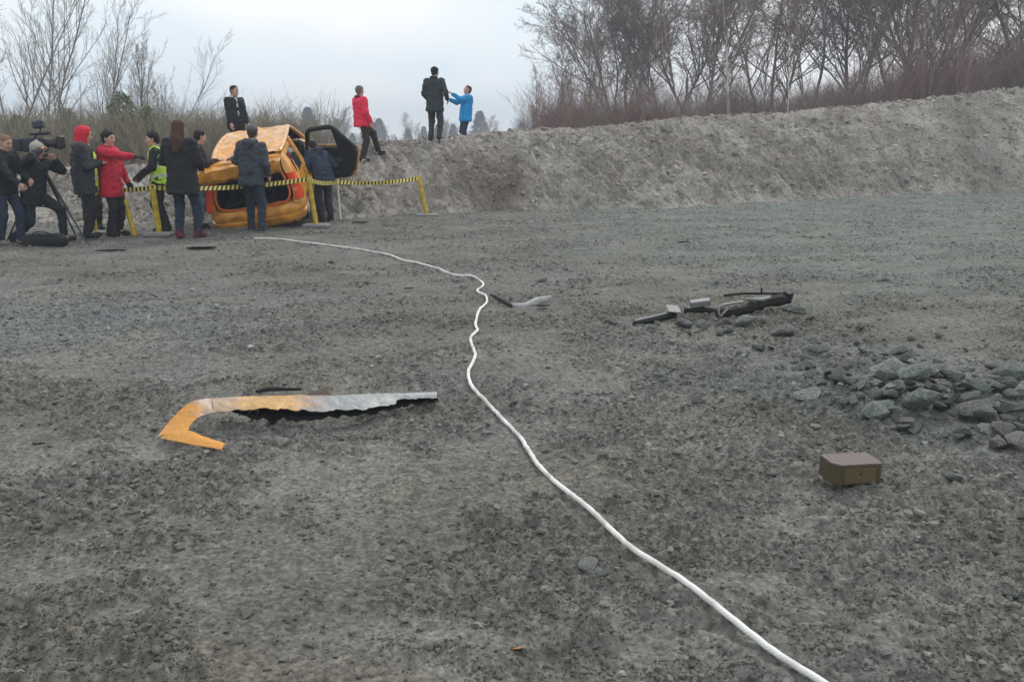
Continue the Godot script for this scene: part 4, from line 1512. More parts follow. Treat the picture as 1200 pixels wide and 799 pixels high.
func build_car() -> void:
	var car := base("wrecked_car", Vector3(-4.85, 0.0, -17.0), "smashed orange hatchback with its rear torn open, nosed into the earth bank", "car")
	var dent := noise(40, 2.2, 3)
	var dent2 := noise(41, 6.0, 2)
	# rear bumper
	var rows: Array = []
	for pr: Array in [[0.20, -0.10], [0.24, -0.02], [0.33, 0.03], [0.385, 0.035], [0.40, 0.005], [0.44, 0.0], [0.455, 0.03], [0.53, 0.03], [0.59, 0.0], [0.62, -0.05], [0.625, -0.12]]:
		var row := PackedVector3Array()
		for k in 33:
			var a := lerpf(-PI / 2, PI / 2, k / 32.0)
			var x: float = signf(sin(a)) * pow(absf(sin(a)), 0.62) * (0.845 + pr[1])
			var z: float = 1.42 + pow(maxf(cos(a), 0.0), 0.62) * (0.47 + pr[1])
			var y: float = pr[0] + 0.02 * dent.get_noise_2d(x * 0.8, 2.0)
			z -= 0.05 * maxf(0.0, dent.get_noise_2d(x * 0.7 + 4.0, y * 2.0))
			row.append(Vector3(x, y, z))
		rows.append(row)
	var mb := MB.new()
	mb.sheet(rows, 0.012)
	put("rear_bumper", mb.mesh(40.0), M.orange, car)
	mb = MB.new()
	mb.box(Vector3(0, 0.26, 1.80), Vector3(1.30, 0.16, 0.06), Basis(), 0.01)
	mb.box(Vector3(0, 0.30, 1.2), Vector3(1.4, 0.12, 1.1), Basis(), 0.02)
	put("underbody", mb.mesh(0.0), M.black, car)
	# rear quarters, with the pillars beside the torn tailgate opening
	for sd: float in [1.0, -1.0]:
		rows = []
		for k in 12:
			var t := k / 11.0
			var y := 0.60 + 0.86 * t
			var xo := lerpf(0.865, 0.60, pow(t, 1.7))
			var zr := lerpf(1.84, 1.40, pow(t, 1.25))
			var xi := xo - lerpf(0.17, 0.10, t)
			var row := PackedVector3Array()
			for s: Vector2 in [Vector2(xi, zr - 0.05), Vector2(xi + 0.02, zr), Vector2(xo - 0.06, zr - 0.01), Vector2(xo - 0.015, zr - 0.05), Vector2(xo + 0.005, zr - 0.16), Vector2(xo + 0.012, zr - 0.45), Vector2(xo + 0.012, 0.98), Vector2(xo + 0.01, 0.55)]:
				var j := 0.04 * dent.get_noise_3d(s.x * 2.0, y * 2.0, s.y * 2.0 + sd)
				row.append(Vector3((s.x + j) * sd, y, s.y + j))
			if sd < 0.0:
				row.reverse()
			rows.append(row)
		mb = MB.new()
		mb.sheet(rows, 0.01)
		put("rear_quarter", mb.mesh(50.0), M.orange, car)
		# the tall rear lamp on the corner
		rows = []
		for k in 9:
			var t := k / 8.0
			var y := 0.66 + 0.44 * t
			var tt := (y - 0.60) / 0.86
			var xo := lerpf(0.865, 0.60, pow(tt, 1.7)) + 0.012
			var zr := lerpf(1.84, 1.40, pow(tt, 1.25)) + 0.014
			var cut := 0.03 * sin(t * PI)
			var row := PackedVector3Array([Vector3((xo - 0.15 + cut) * sd, y, zr - 0.02), Vector3((xo - 0.12) * sd, y, zr), Vector3((xo - 0.05) * sd, y, zr - 0.005), Vector3(xo * sd, y, zr - 0.06), Vector3((xo + 0.012) * sd, y, zr - 0.17 + cut)])
			if sd < 0.0:
				row.reverse()
			rows.append(row)
		mb = MB.new()
		mb.sheet(rows, 0.012)
		put("tail_light", mb.mesh(50.0), M.lamp_red, car)
		# side glass of the quarter
		rows = []
		for k in 4:
			var t := lerpf(0.42, 0.86, k / 3.0)
			var xo := lerpf(0.865, 0.60, pow(t, 1.7)) + 0.020
			var row := PackedVector3Array([Vector3(xo * sd, 0.60 + 0.86 * t, lerpf(1.45, 1.2, t)), Vector3(xo * sd, 0.60 + 0.86 * t, 0.62)])
			if sd < 0.0:
				row.reverse()
			rows.append(row)
		mb = MB.new()
		mb.sheet(rows, 0.005)
		put("quarter_window", mb.mesh(), M.dark_glass, car)
		# pillars, roof rail, sill
		mb = MB.new()
		mb.tube(resample(PackedVector3Array([Vector3(0.60 * sd, 1.45, 1.40), Vector3(0.63 * sd, 1.475, 0.9), Vector3(0.62 * sd, 1.48, 0.2), Vector3(0.58 * sd, 1.43, -0.35), Vector3(0.66 * sd, 1.20, -0.75), Vector3(0.74 * sd, 0.94, -1.12)]), 22), fill(22, 0.042), 8)
		put("roof_rail", mb.mesh(), M.orange, car)
		mb = MB.new()
		mb.tube(PackedVector3Array([Vector3(0.63 * sd, 1.45, 0.5), Vector3(0.80 * sd, 0.98, 0.5), Vector3(0.85 * sd, 0.6, 0.52), Vector3(0.83 * sd, 0.3, 0.52)]), fill(4, 0.06), 8)
		mb.box(Vector3(0.80 * sd, 0.28, -0.1), Vector3(0.10, 0.16, 1.9), Basis(), 0.03)
		put("door_pillar", mb.mesh(40.0), M.orange, car)
	# the rim of the opening: body orange with its shade painted in, hence redder
	mb = MB.new()
	mb.tube(resample(PackedVector3Array([Vector3(-0.48, 1.42, 1.40), Vector3(-0.56, 1.18, 1.60), Vector3(-0.66, 0.86, 1.76), Vector3(-0.60, 0.67, 1.83), Vector3(-0.3, 0.62, 1.85), Vector3(0.3, 0.62, 1.85), Vector3(0.60, 0.67, 1.83), Vector3(0.66, 0.86, 1.76), Vector3(0.56, 1.18, 1.60), Vector3(0.48, 1.42, 1.40)]), 50), fill(50, 0.022), 7)
	put("opening_rim", mb.mesh(), M.shaded_orange, car)
	# buckled roof
	rows = []
	for r in 17:
		var z := lerpf(1.44, -0.36, r / 16.0)
		var row := PackedVector3Array()
		for k in 19:
			var x := lerpf(-0.61, 0.61, k / 18.0)
			var y := 1.485 + 0.035 * (1.0 - pow(x / 0.61, 2.0)) - 0.03 * pow(absf(z - 0.6), 2.0)
			y -= 0.09 * exp(-pow((x + 0.30 + 0.25 * (z - 0.8)) / 0.09, 2.0)) * smoothstep(-0.3, 0.8, z)
			y += (0.05 * dent.get_noise_2d(x * 1.4, z) - 0.05 * maxf(0.0, absf(dent2.get_noise_2d(x * 0.6, z * 0.6)) - 0.05)) * (1.0 - pow(absf(x) / 0.61, 4.0))
			row.append(Vector3(x, y, z))
		rows.append(row)
	mb = MB.new()
	mb.sheet(rows, 0.008)
	put("roof", mb.mesh(60.0), M.orange, car)
	# what is left of the tailgate, forced up and back under the spoiler
	rows = []
	for q: Array in [[1.36, 1.40, 0.0], [1.43, 1.46, 0.0], [1.44, 1.62, 0.0], [1.40, 1.64, 0.0], [1.41, 1.78, 0.0], [1.455, 1.81, 0.0], [1.475, 1.96, 0.015], [1.45, 2.0, 0.02], [1.37, 2.015, 0.02], [1.28, 2.01, 0.015], [1.235, 1.97, 0.0]]:
		var row := PackedVector3Array()
		for k in 17:
			var x := lerpf(-0.80, 0.66, k / 16.0)
			var edge: float = (q[1] - 1.42) / 0.58
			var y: float = q[0] - 0.03 * edge * smoothstep(0.2, -0.8, x) + (0.05 * dent.get_noise_2d(x * 2.0, q[1] * 2.0) - 0.05 * absf(dent2.get_noise_2d(x * 0.7, q[1]))) * edge
			row.append(Vector3(lerpf(x * 0.82, x, minf(edge * 1.6, 1.0)), y, q[1] + 0.05 * edge * x))
		rows.append(row)
	mb = MB.new()
	mb.sheet(rows, 0.02)
	put("tailgate", mb.mesh(22.0), M.orange, car)
	# inside: floor, side trim, bench, front seats, loose bars
	mb = MB.new()
	mb.box(Vector3(0, 0.42, 0.3), Vector3(1.5, 0.06, 2.9), Basis(), 0.01)
	mb.box(Vector3(0, 0.58, 1.35), Vector3(1.24, 0.05, 0.8), Basis(), 0.01)
	for sd: float in [1.0, -1.0]:
		mb.box(Vector3(0.66 * sd, 0.80, 1.2), Vector3(0.05, 0.5, 0.9), Basis(Vector3(0, 0, 1), -0.12 * sd), 0.01)
	mb.box(Vector3(0, 0.75, -1.0), Vector3(1.4, 0.40, 0.30), Basis(), 0.06)
	put("interior_trim", mb.mesh(0.0), M.black, car)
	mb = MB.new()
	mb.box(Vector3(0, 0.86, 0.78), Vector3(1.22, 0.62, 0.16), Basis(Vector3.RIGHT, 0.2), 0.05)
	mb.box(Vector3(0, 0.56, 0.48), Vector3(1.22, 0.16, 0.5), Basis(), 0.05)
	put("rear_bench", mb.mesh(0.0), M.seat, car)
	for sd: float in [1.0, -1.0]:
		mb = MB.new()
		mb.box(Vector3(0.36 * sd, 0.58, -0.30), Vector3(0.50, 0.16, 0.5), Basis(), 0.06)
		mb.box(Vector3(0.36 * sd, 0.92, 0.02), Vector3(0.48, 0.62, 0.14), Basis(Vector3.RIGHT, 0.22), 0.06)
		mb.box(Vector3(0.36 * sd, 1.28, 0.11), Vector3(0.26, 0.17, 0.10), Basis(Vector3.RIGHT, 0.2), 0.04)
		put("front_seat", mb.mesh(0.0), M.grey_cloth, car)
	mb = MB.new()
	mb.tube(resample(PackedVector3Array([Vector3(-0.55, 0.66, 1.70), Vector3(-0.2, 0.70, 1.62), Vector3(0.2, 0.80, 1.55), Vector3(0.45, 0.86, 1.45)]), 14), fill(14, 0.03), 7)
	mb.tube(resample(PackedVector3Array([Vector3(0.5, 1.20, 1.45), Vector3(0.46, 0.95, 1.62), Vector3(0.30, 0.75, 1.72)]), 10), fill(10, 0.02), 6)
	mb.tube(resample(PackedVector3Array([Vector3(-0.3, 1.35, 1.46), Vector3(-0.34, 1.05, 1.58), Vector3(-0.2, 0.85, 1.66), Vector3(0.0, 0.72, 1.72)]), 12), fill(12, 0.012), 6)
	put("torn_trim", mb.mesh(), M.black, car)
	# front: bonnet, wings, screen
	rows = []
	for r in 8:
		var z := lerpf(-1.05, -1.95, r / 7.0)
		var row := PackedVector3Array()
		for k in 15:
			var x := lerpf(-0.80, 0.80, k / 14.0)
			row.append(Vector3(x, 0.97 - 0.30 * pow(r / 7.0, 1.6) - 0.10 * pow(absf(x) / 0.8, 3.0) + 0.08 * dent.get_noise_2d(x * 2.0, z * 2.0), z))
		rows.append(row)
	mb = MB.new()
	mb.sheet(rows, 0.01)
	put("bonnet", mb.mesh(50.0), M.orange, car)
	for sd: float in [1.0, -1.0]:
		rows = []
		for r in 6:
			var row := PackedVector3Array()
			for k in 8:
				var z := lerpf(-0.62, -1.9, k / 7.0)
				var arch := 0.35 + 0.40 * sqrt(maxf(0.0, 1.0 - pow((z + 1.35) / 0.40, 2.0))) - (0.05 if absf(z + 1.35) < 0.4 else 0.0)
				row.append(Vector3((0.86 - 0.06 * pow(r / 5.0, 2.0)) * sd, lerpf(arch, 0.90 - 0.22 * k / 7.0, r / 5.0), z))
			if sd > 0.0:
				row.reverse()
			rows.append(row)
		mb = MB.new()
		mb.sheet(rows, 0.01)
		put("front_wing", mb.mesh(50.0), M.orange, car)
	rows = []
	for r in 5:
		var row := PackedVector3Array()
		for k in 9:
			var x := lerpf(-1.0, 1.0, k / 8.0)
			row.append(Vector3(x * lerpf(0.56, 0.70, r / 4.0), lerpf(1.44, 0.98, r / 4.0), lerpf(-0.38, -1.05, r / 4.0) + 0.05 * x * x + 0.03 * dent2.get_noise_2d(x, r)))
		rows.append(row)
	mb = MB.new()
	mb.sheet(rows, 0.006)
	put("windscreen", mb.mesh(), M.dark_glass, car)
	# left door still shut
	rows = []
	for r in 5:
		var y := lerpf(0.32, 0.96, r / 4.0)
		rows.append(PackedVector3Array([Vector3(-0.86 + 0.03 * r / 4.0, y, -0.60), Vector3(-0.875 + 0.03 * r / 4.0, y, 0.0), Vector3(-0.87 + 0.03 * r / 4.0, y, 0.52)]))
	mb = MB.new()
	mb.sheet(rows, 0.02)
	put("left_door", mb.mesh(50.0), M.orange, car)
	# right door swung wide open: black lining towards us, orange skin away
	var door := Node3D.new()
	door.name = "open_door"
	car.add_child(door)
	door.position = Vector3(0.86, -0.02, -0.20)
	door.rotation.y = -0.30
	mb = MB.new()
	mb.prism(PackedVector2Array([Vector2(0.0, 0.36), Vector2(0.80, 0.38), Vector2(0.93, 0.52), Vector2(1.05, 0.88), Vector2(1.03, 0.95), Vector2(0.5, 1.02), Vector2(0.0, 1.04)]), 0.10)
	mb.prism(PackedVector2Array([Vector2(0.66, 0.98), Vector2(0.60, 1.37), Vector2(0.66, 1.36), Vector2(1.04, 0.93)]), 0.05, Transform3D(Basis(), Vector3(0, 0, -0.02)))
	put("lining", mb.mesh(0.0), M.black, door)
	mb = MB.new()
	mb.prism(PackedVector2Array([Vector2(-0.01, 0.33), Vector2(0.82, 0.35), Vector2(0.96, 0.5), Vector2(1.07, 0.88), Vector2(1.05, 0.97), Vector2(0.5, 1.04), Vector2(-0.01, 1.06)]), 0.02, Transform3D(Basis(), Vector3(0, 0, -0.064)))
	put("skin", mb.mesh(0.0), M.orange, door)
	mb = MB.new()
	mb.tube(resample(PackedVector3Array([Vector3(0.03, 1.02, -0.02), Vector3(0.08, 1.30, -0.02), Vector3(0.14, 1.36, -0.02), Vector3(0.56, 1.40, -0.02), Vector3(0.64, 1.37, -0.02), Vector3(1.02, 0.95, -0.02)]), 30), fill(30, 0.048), 7)
	mb.tube(PackedVector3Array([Vector3(0.74, 0.98, -0.02), Vector3(0.72, 1.28, -0.02)]), fill(2, 0.045), 6)
	put("window_frame", mb.mesh(), M.black, door)
	mb = MB.new()
	mb.box(Vector3(0.45, 0.74, 0.07), Vector3(0.55, 0.07, 0.06), Basis(Vector3(0, 0, 1), 0.06), 0.02)
	mb.box(Vector3(0.35, 0.50, 0.06), Vector3(0.5, 0.12, 0.05), Basis(), 0.02)
	put("armrest", mb.mesh(0.0), M.seat, door)
	# wheels
	for w: Array in [[0.74, 1.05], [-0.74, 1.05], [0.72, -1.35], [-0.72, -1.35]]:
		var hub := Node3D.new()
		var nm := "wheel"
		var k := 0
		while car.has_node(nm):
			k += 1
			nm = "wheel_%03d" % k
		hub.name = nm
		car.add_child(hub)
		hub.position = Vector3(w[0], 0.30, w[1])
		if not M.has("tyre_mesh"):
			M.tyre_mesh = lathe([Vector2(0.19, -0.085), Vector2(0.26, -0.095), Vector2(0.295, -0.08), Vector2(0.305, -0.05), Vector2(0.305, 0.05), Vector2(0.295, 0.08), Vector2(0.26, 0.095), Vector2(0.19, 0.085)]).mesh(40.0)
			M.rim_mesh = lathe([Vector2(0.0, 0.03), Vector2(0.06, 0.05), Vector2(0.12, 0.04), Vector2(0.17, 0.07), Vector2(0.195, 0.085), Vector2(0.195, -0.085), Vector2(0.0, -0.06)]).mesh(30.0)
		put("tyre", M.tyre_mesh, M.rubber, hub)
		put("rim", M.rim_mesh, M.metal, hub)
	car.transform = Transform3D(Basis.from_euler(Vector3(deg_to_rad(16.0), deg_to_rad(8.0), deg_to_rad(8.5))), Vector3(-4.70, 0.02, -16.55)) * Transform3D(Basis(), Vector3(0, 0, -1.05))

func fill(n: int, r: float) -> PackedFloat32Array:
	var a := PackedFloat32Array()
	a.resize(n)
	a.fill(r)
	return a

func lathe(prof: Array) -> MB:  # radius, x: round the x axis
	var mb := MB.new()
	var n := 28
	for p: Vector2 in prof:
		for k in n:
			var a := TAU * k / n
			mb.vert(Vector3(p.y, cos(a) * p.x, sin(a) * p.x))
	for r in prof.size() - 1:
		for k in n:
			var k2 := (k + 1) % n
			mb.quad(r * n + k, r * n + k2, (r + 1) * n + k2, (r + 1) * n + k)
	return mb

# ------------------------------------------------------------------ things lying about
func strip_rows(top: PackedVector3Array, bot: PackedVector3Array, n: int, down: int, ragged: float, bulge: float, seed_: int) -> Array:
	var a := resample(top, n)
	var b := resample(bot, n)
	var w := noise(seed_, 9.0, 3)
	var rows: Array = []
	for r in down + 1:
		var row := PackedVector3Array()
		for k in n:
			var t := float(r) / down
			var e := a[k] + (b[k] - a[k]) * (t * (1.0 + ragged * (w.get_noise_1d(k * 0.03) + 0.6 * signf(w.get_noise_1d(k * 0.11 + 40.0)) * absf(w.get_noise_1d(k * 0.05 + 9.0))) * t))
			e.y += bulge * sin(t * PI) + 0.004 * w.get_noise_2d(k * 0.05, r * 0.2)
			if t == 0.0:
				e.y += ragged * 0.012 * w.get_noise_1d(k * 0.05 + 90.0)
			row.append(e)
		rows.append(row)
	return rows

func build_fender() -> void:
	var at := Vector3(-1.3, maxf(maxf(height(-1.9, -4.38), height(-1.52, -4.2)), maxf(height(-1.7, -4.27), height(-0.55, -4.95))) + 0.004, -4.6)
	var o := base("torn_wing_panel", at, "torn orange car wing panel fading to bare grey metal, lying on the dirt", "car panel")
	var sh := Vector3(1.3, 0.0, 4.6)
	var orange := Color(0.80, 0.36, 0.06)
	var wn := noise(50, 5.0, 3)
	var hook_out := PackedVector3Array([Vector3(-1.921, 0.010, -4.380), Vector3(-1.900, 0.046, -4.430), Vector3(-1.860, 0.096, -4.470), Vector3(-1.805, 0.146, -4.500), Vector3(-1.752, 0.168, -4.540), Vector3(-1.700, 0.153, -4.620)])
	var hook_in := PackedVector3Array([Vector3(-1.736, 0.057, -4.330), Vector3(-1.740, 0.072, -4.370), Vector3(-1.732, 0.086, -4.400), Vector3(-1.714, 0.100, -4.430), Vector3(-1.690, 0.104, -4.470), Vector3(-1.653, 0.106, -4.500)])
	var top := PackedVector3Array([Vector3(-1.692, 0.156, -4.605), Vector3(-1.571, 0.138, -4.70), Vector3(-1.411, 0.130, -4.74), Vector3(-1.245, 0.124, -4.77), Vector3(-1.073, 0.112, -4.80), Vector3(-0.863, 0.104, -4.86), Vector3(-0.693, 0.091, -4.92), Vector3(-0.570, 0.081, -4.97), Vector3(-0.461, 0.071, -5.02)])
	var bot := PackedVector3Array([Vector3(-1.653, 0.106, -4.500), Vector3(-1.524, 0.108, -4.540), Vector3(-1.366, 0.106, -4.570), Vector3(-1.206, 0.088, -4.600), Vector3(-1.042, 0.070, -4.640), Vector3(-0.841, 0.064, -4.720), Vector3(-0.696, 0.058, -4.820), Vector3(-0.681, 0.072, -4.860), Vector3(-0.456, 0.049, -4.960)])
	for part in 2:
		var rows := strip_rows(hook_out if part == 0 else top, hook_in if part == 0 else bot, 26 if part == 0 else 70, 6, 0.0 if part == 0 else 0.16, 0.006 if part == 0 else 0.008, 51 + part)
		var cols: Array = []
		for r in rows.size():
			var line: Array = []
			for k in rows[r].size():
				rows[r][k] += sh
				var p: Vector3 = rows[r][k]
				var t := wn.get_noise_3d(p.x, p.y * 3.0, p.z * 3.0)
				var c := orange
				if part == 0:
					c = orange.lerp(Color(0.42, 0.30, 0.23), smoothstep(0.55, 0.95, k / 25.0 + t * 0.25 + 0.12 * r / 6.0))
				else:
					var u: float = k / 69.0
					c = Color(0.46, 0.32, 0.22).lerp(Color(0.62, 0.36, 0.13), smoothstep(0.05, 0.16, u + t * 0.1))
					c = c.lerp(Color(0.40, 0.30, 0.25), smoothstep(0.30, 0.40, u + t * 0.12))
					c = c.lerp(Color(0.33, 0.34, 0.35), smoothstep(0.38, 0.50, u + t * 0.14))
					var sc := 1.0 + 0.5 * wn.get_noise_3d(p.x * 4.0, p.y * 12.0, p.z * 12.0)
					c = Color(c.r * sc, c.g * sc, c.b * sc)
				line.append(c)
			cols.append(line)
		var mb := MB.new()
		mb.sheet(rows, 0.004, cols)
		put("painted_arch" if part == 0 else "bare_metal_strip", mb.mesh(40.0), M.panel, o)
		if part == 1:
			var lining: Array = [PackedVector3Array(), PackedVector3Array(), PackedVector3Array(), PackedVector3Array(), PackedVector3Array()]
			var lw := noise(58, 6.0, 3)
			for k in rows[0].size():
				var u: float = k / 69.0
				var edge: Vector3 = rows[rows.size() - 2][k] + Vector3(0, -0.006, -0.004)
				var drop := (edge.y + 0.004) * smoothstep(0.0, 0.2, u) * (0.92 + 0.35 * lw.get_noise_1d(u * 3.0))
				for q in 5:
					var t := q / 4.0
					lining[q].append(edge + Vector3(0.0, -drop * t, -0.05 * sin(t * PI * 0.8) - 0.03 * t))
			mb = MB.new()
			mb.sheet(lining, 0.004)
			put("shade_lining", mb.mesh(40.0), M.black, o)  # black underside, carried down to the ground to stand in for the shadow
	# the toe that folds back along the ground
	var toe := strip_rows(PackedVector3Array([Vector3(-1.821, 0.042, -4.345), Vector3(-1.734, 0.064, -4.325), Vector3(-1.625, 0.048, -4.270), Vector3(-1.500, 0.030, -4.215)]), PackedVector3Array([Vector3(-1.899, 0.010, -4.360), Vector3(-1.771, 0.021, -4.270), Vector3(-1.643, 0.020, -4.215), Vector3(-1.504, 0.014, -4.170)]), 24, 5, 0.0, 0.006, 55)
	for r in toe.size():
		for k in toe[r].size():
			toe[r][k] += sh
	var tb := MB.new()
	tb.sheet(toe, 0.005)
	for k in tb.c.size():
		tb.c[k] = orange
	put("folded_edge", tb.mesh(40.0), M.panel, o)
	# torn black plastic behind and below
	var kb := MB.new()
	kb.tube(PackedVector3Array([Vector3(-1.50, 0.145, -4.78) + sh, Vector3(-1.42, 0.155, -4.80) + sh, Vector3(-1.24, 0.148, -4.82) + sh]), PackedFloat32Array([0.008, 0.014, 0.008]), 6)
	for q: Vector3 in [Vector3(-1.52, 0.095, -4.545), Vector3(-1.47, 0.09, -4.55), Vector3(-1.43, 0.09, -4.56)]:
		kb.box(q + sh, Vector3(0.035, 0.025, 0.006), Basis.from_euler(Vector3(0.4, q.x * 3.0, q.x * 7.0)), 0.001)
	put("plastic_scrap", kb.mesh(0.0), M.black, o)
	kb = MB.new()
	kb.prism(PackedVector2Array([Vector2(-0.09, 0), Vector2(0.03, 0.045), Vector2(0.055, 0.05), Vector2(0.05, 0.0)]), 0.004, Transform3D(Basis.from_euler(Vector3(-0.4, 0.15, 0)), Vector3(-1.13, 0.115, -4.81) + sh))
	put("torn_flap", kb.mesh(0.0), M.brown_metal, o)

func build_bumper_wreck() -> void:
	var at := Vector3(1.87, height(1.9, -7.6) - 0.035, -7.62)
	var o := base("bumper_wreckage", at, "long broken black bumper beam with metal brackets, propped on grey stones", "bumper")
	var L := func(x: float, y: float, z: float) -> Vector3: return Vector3(x - 1.9, y, z + 7.8)
	var mb := MB.new()
	var w := noise(60, 7.0, 2)
	var pts := resample(PackedVector3Array([L.call(1.60, 0.10, -7.78), L.call(1.80, 0.10, -7.80), L.call(1.95, 0.085, -7.76), L.call(2.17, 0.10, -7.85), L.call(2.45, 0.145, -8.0), L.call(2.63, 0.155, -8.05)]), 40)
	var rad := PackedFloat32Array()
	for k in 40:
		rad.append(0.050 + 0.018 * w.get_noise_1d(k * 0.5) - (0.02 if k < 12 else 0.0))
	mb.tube(pts, rad, 7, true, 0.75, Vector3.UP)
	put("bumper_beam", mb.mesh(30.0), M.black, o)
	mb = MB.new()
	mb.tube(resample(PackedVector3Array([L.call(1.10, 0.03, -7.50), L.call(1.30, 0.05, -7.6), L.call(1.50, 0.075, -7.7)]), 14), fill(14, 0.030), 5, true, 0.8, Vector3.UP)
	put("plastic_strip", mb.mesh(30.0), M.black, o)
	mb = MB.new()
	mb.tube(resample(PackedVector3Array([L.call(1.11, 0.066, -7.50), L.call(1.30, 0.086, -7.6), L.call(1.49, 0.112, -7.7)]), 14), fill(14, 0.010), 5, true, 0.5, Vector3.UP)
	put("strip_highlight", mb.mesh(30.0), M.metal, o)  # added pale line that stands in for the highlight along the black strip
	mb = MB.new()
	mb.box(L.call(1.48, 0.13, -7.70), Vector3(0.13, 0.012, 0.10), Basis.from_euler(Vector3(0.5, 0.2, -0.15)), 0.003)
	mb.box(L.call(1.74, 0.165, -7.80), Vector3(0.19, 0.06, 0.07), Basis.from_euler(Vector3(0.2, 0.1, 0.12)), 0.008)
	put("bracket", mb.mesh(0.0), M.pale_metal, o)
	mb = MB.new()
	mb.tube(resample(PackedVector3Array([L.call(2.14, 0.175, -7.80), L.call(2.0, 0.17, -7.74), L.call(1.90, 0.155, -7.70), L.call(1.885, 0.11, -7.68), L.call(1.90, 0.065, -7.675), L.call(1.93, 0.10, -7.68), L.call(1.97, 0.135, -7.70)]), 26), fill(26, 0.012), 6)
	mb.tube(PackedVector3Array([L.call(2.20, 0.185, -7.87), L.call(2.33, 0.175, -7.90), L.call(2.42, 0.19, -7.95)]), PackedFloat32Array([0.012, 0.02, 0.01]), 6)
	put("bent_bar", mb.mesh(), M.pale_metal, o)
	mb = MB.new()
	mb.tube(resample(PackedVector3Array([L.call(2.02, 0.19, -8.06), L.call(2.2, 0.20, -8.1), L.call(2.45, 0.195, -8.13), L.call(2.62, 0.20, -8.10)]), 16), fill(16, 0.014), 6)
	mb.box(L.call(2.62, 0.19, -8.06), Vector3(0.06, 0.07, 0.08), Basis.from_euler(Vector3(0.3, 0.5, 0.2)), 0.006)
	mb.rod(L.call(2.38, 0.19, -8.1), L.call(2.38, 0.25, -8.1), 0.009)
	put("rear_strip", mb.mesh(30.0), M.black, o)

func build_trim_scrap() -> void:
	var at := Vector3(0.05, height(0.05, -8.2), -8.2)
	var o := base("trim_scrap", at, "small bent car trim scrap, half black and half bare metal, beside the white rope", "car part")
	var mb := MB.new()
	mb.tube(PackedVector3Array([Vector3(-0.27, 0.055, -0.42), Vector3(-0.15, 0.035, -0.16), Vector3(-0.03, 0.02, 0.10)]), PackedFloat32Array([0.012, 0.022, 0.020]), 6, true, 0.5, Vector3.UP)
	put("black_half", mb.mesh(30.0), M.black, o)
	mb = MB.new()
	var rows := strip_rows(PackedVector3Array([Vector3(-0.05, 0.055, 0.07), Vector3(0.06, 0.05, 0.02), Vector3(0.2, 0.075, -0.15), Vector3(0.34, 0.06, -0.3)]), PackedVector3Array([Vector3(-0.04, 0.02, 0.12), Vector3(0.07, 0.025, 0.07), Vector3(0.21, 0.03, -0.08), Vector3(0.35, 0.05, -0.27)]), 18, 4, 0.3, 0.012, 66)
	mb.sheet(rows, 0.004)
	put("metal_half", mb.mesh(40.0), M.pale_metal, o)

func build_box() -> void:
	var o := base("wooden_box", Vector3(1.575, rest(1.575, -3.73, 0.10) - 0.007, -3.73), "small brown lidded box sitting alone on the dirt", "box")
	o.rotation.y = 0.13
	o.scale = Vector3.ONE * 0.92
	var mb := MB.new()
	var ch := 0.035
	mb.prism(PackedVector2Array([Vector2(-0.125, -0.075), Vector2(0.125, -0.075), Vector2(0.125, 0.06 - ch), Vector2(0.125, 0.075), Vector2(-0.09, 0.075), Vector2(-0.125, 0.04)]), 0.096, Transform3D(Basis.from_euler(Vector3(PI / 2, 0, 0)), Vector3(0, 0.049, 0)))
	put("body", mb.mesh(0.0), M.box_dark, o)
	mb = MB.new()
	mb.prism(PackedVector2Array([Vector2(-0.126, -0.076), Vector2(0.126, -0.076), Vector2(0.126, 0.0805), Vector2(-0.091, 0.0805), Vector2(-0.126, 0.041)]), 0.010, Transform3D(Basis.from_euler(Vector3(PI / 2, 0, 0)), Vector3(0, 0.1025, 0)))
	put("lid", mb.mesh(0.0), M.box_lid, o)
	mb = MB.new()
	mb.box(Vector3(0.015, 0.048, 0.0755), Vector3(0.168, 0.080, 0.005), Basis(), 0.002)
	put("front_panel", mb.mesh(0.0), M.box_front, o)
	mb = MB.new()
	mb.tube(PackedVector3Array([Vector3(0.015, 0.055, 0.0765), Vector3(0.015, 0.055, 0.0815)]), PackedFloat32Array([0.005, 0.005]), 10)
	put("latch_hole", mb.mesh(0.0), M.black, o)
	for k in 10:
		mb = MB.new()
		var x := -0.083 if k < 5 else 0.112
		mb.box(Vector3(x, 0.014 + (k % 5) * 0.017, 0.077), Vector3(0.014, 0.009, 0.006), Basis(), 0.002)
		put("ridge", mb.mesh(0.0), M.box_dark, o)

var rope_cells := {}

func rope_near(x: float, z: float) -> bool:
	var a := int(floor(x / 0.04))
	var b := int(floor(z / 0.04))
	for i in range(-1, 2):
		for j in range(-1, 2):
			if rope_cells.has(Vector2i(a + i, b + j)):
				return true
	return false

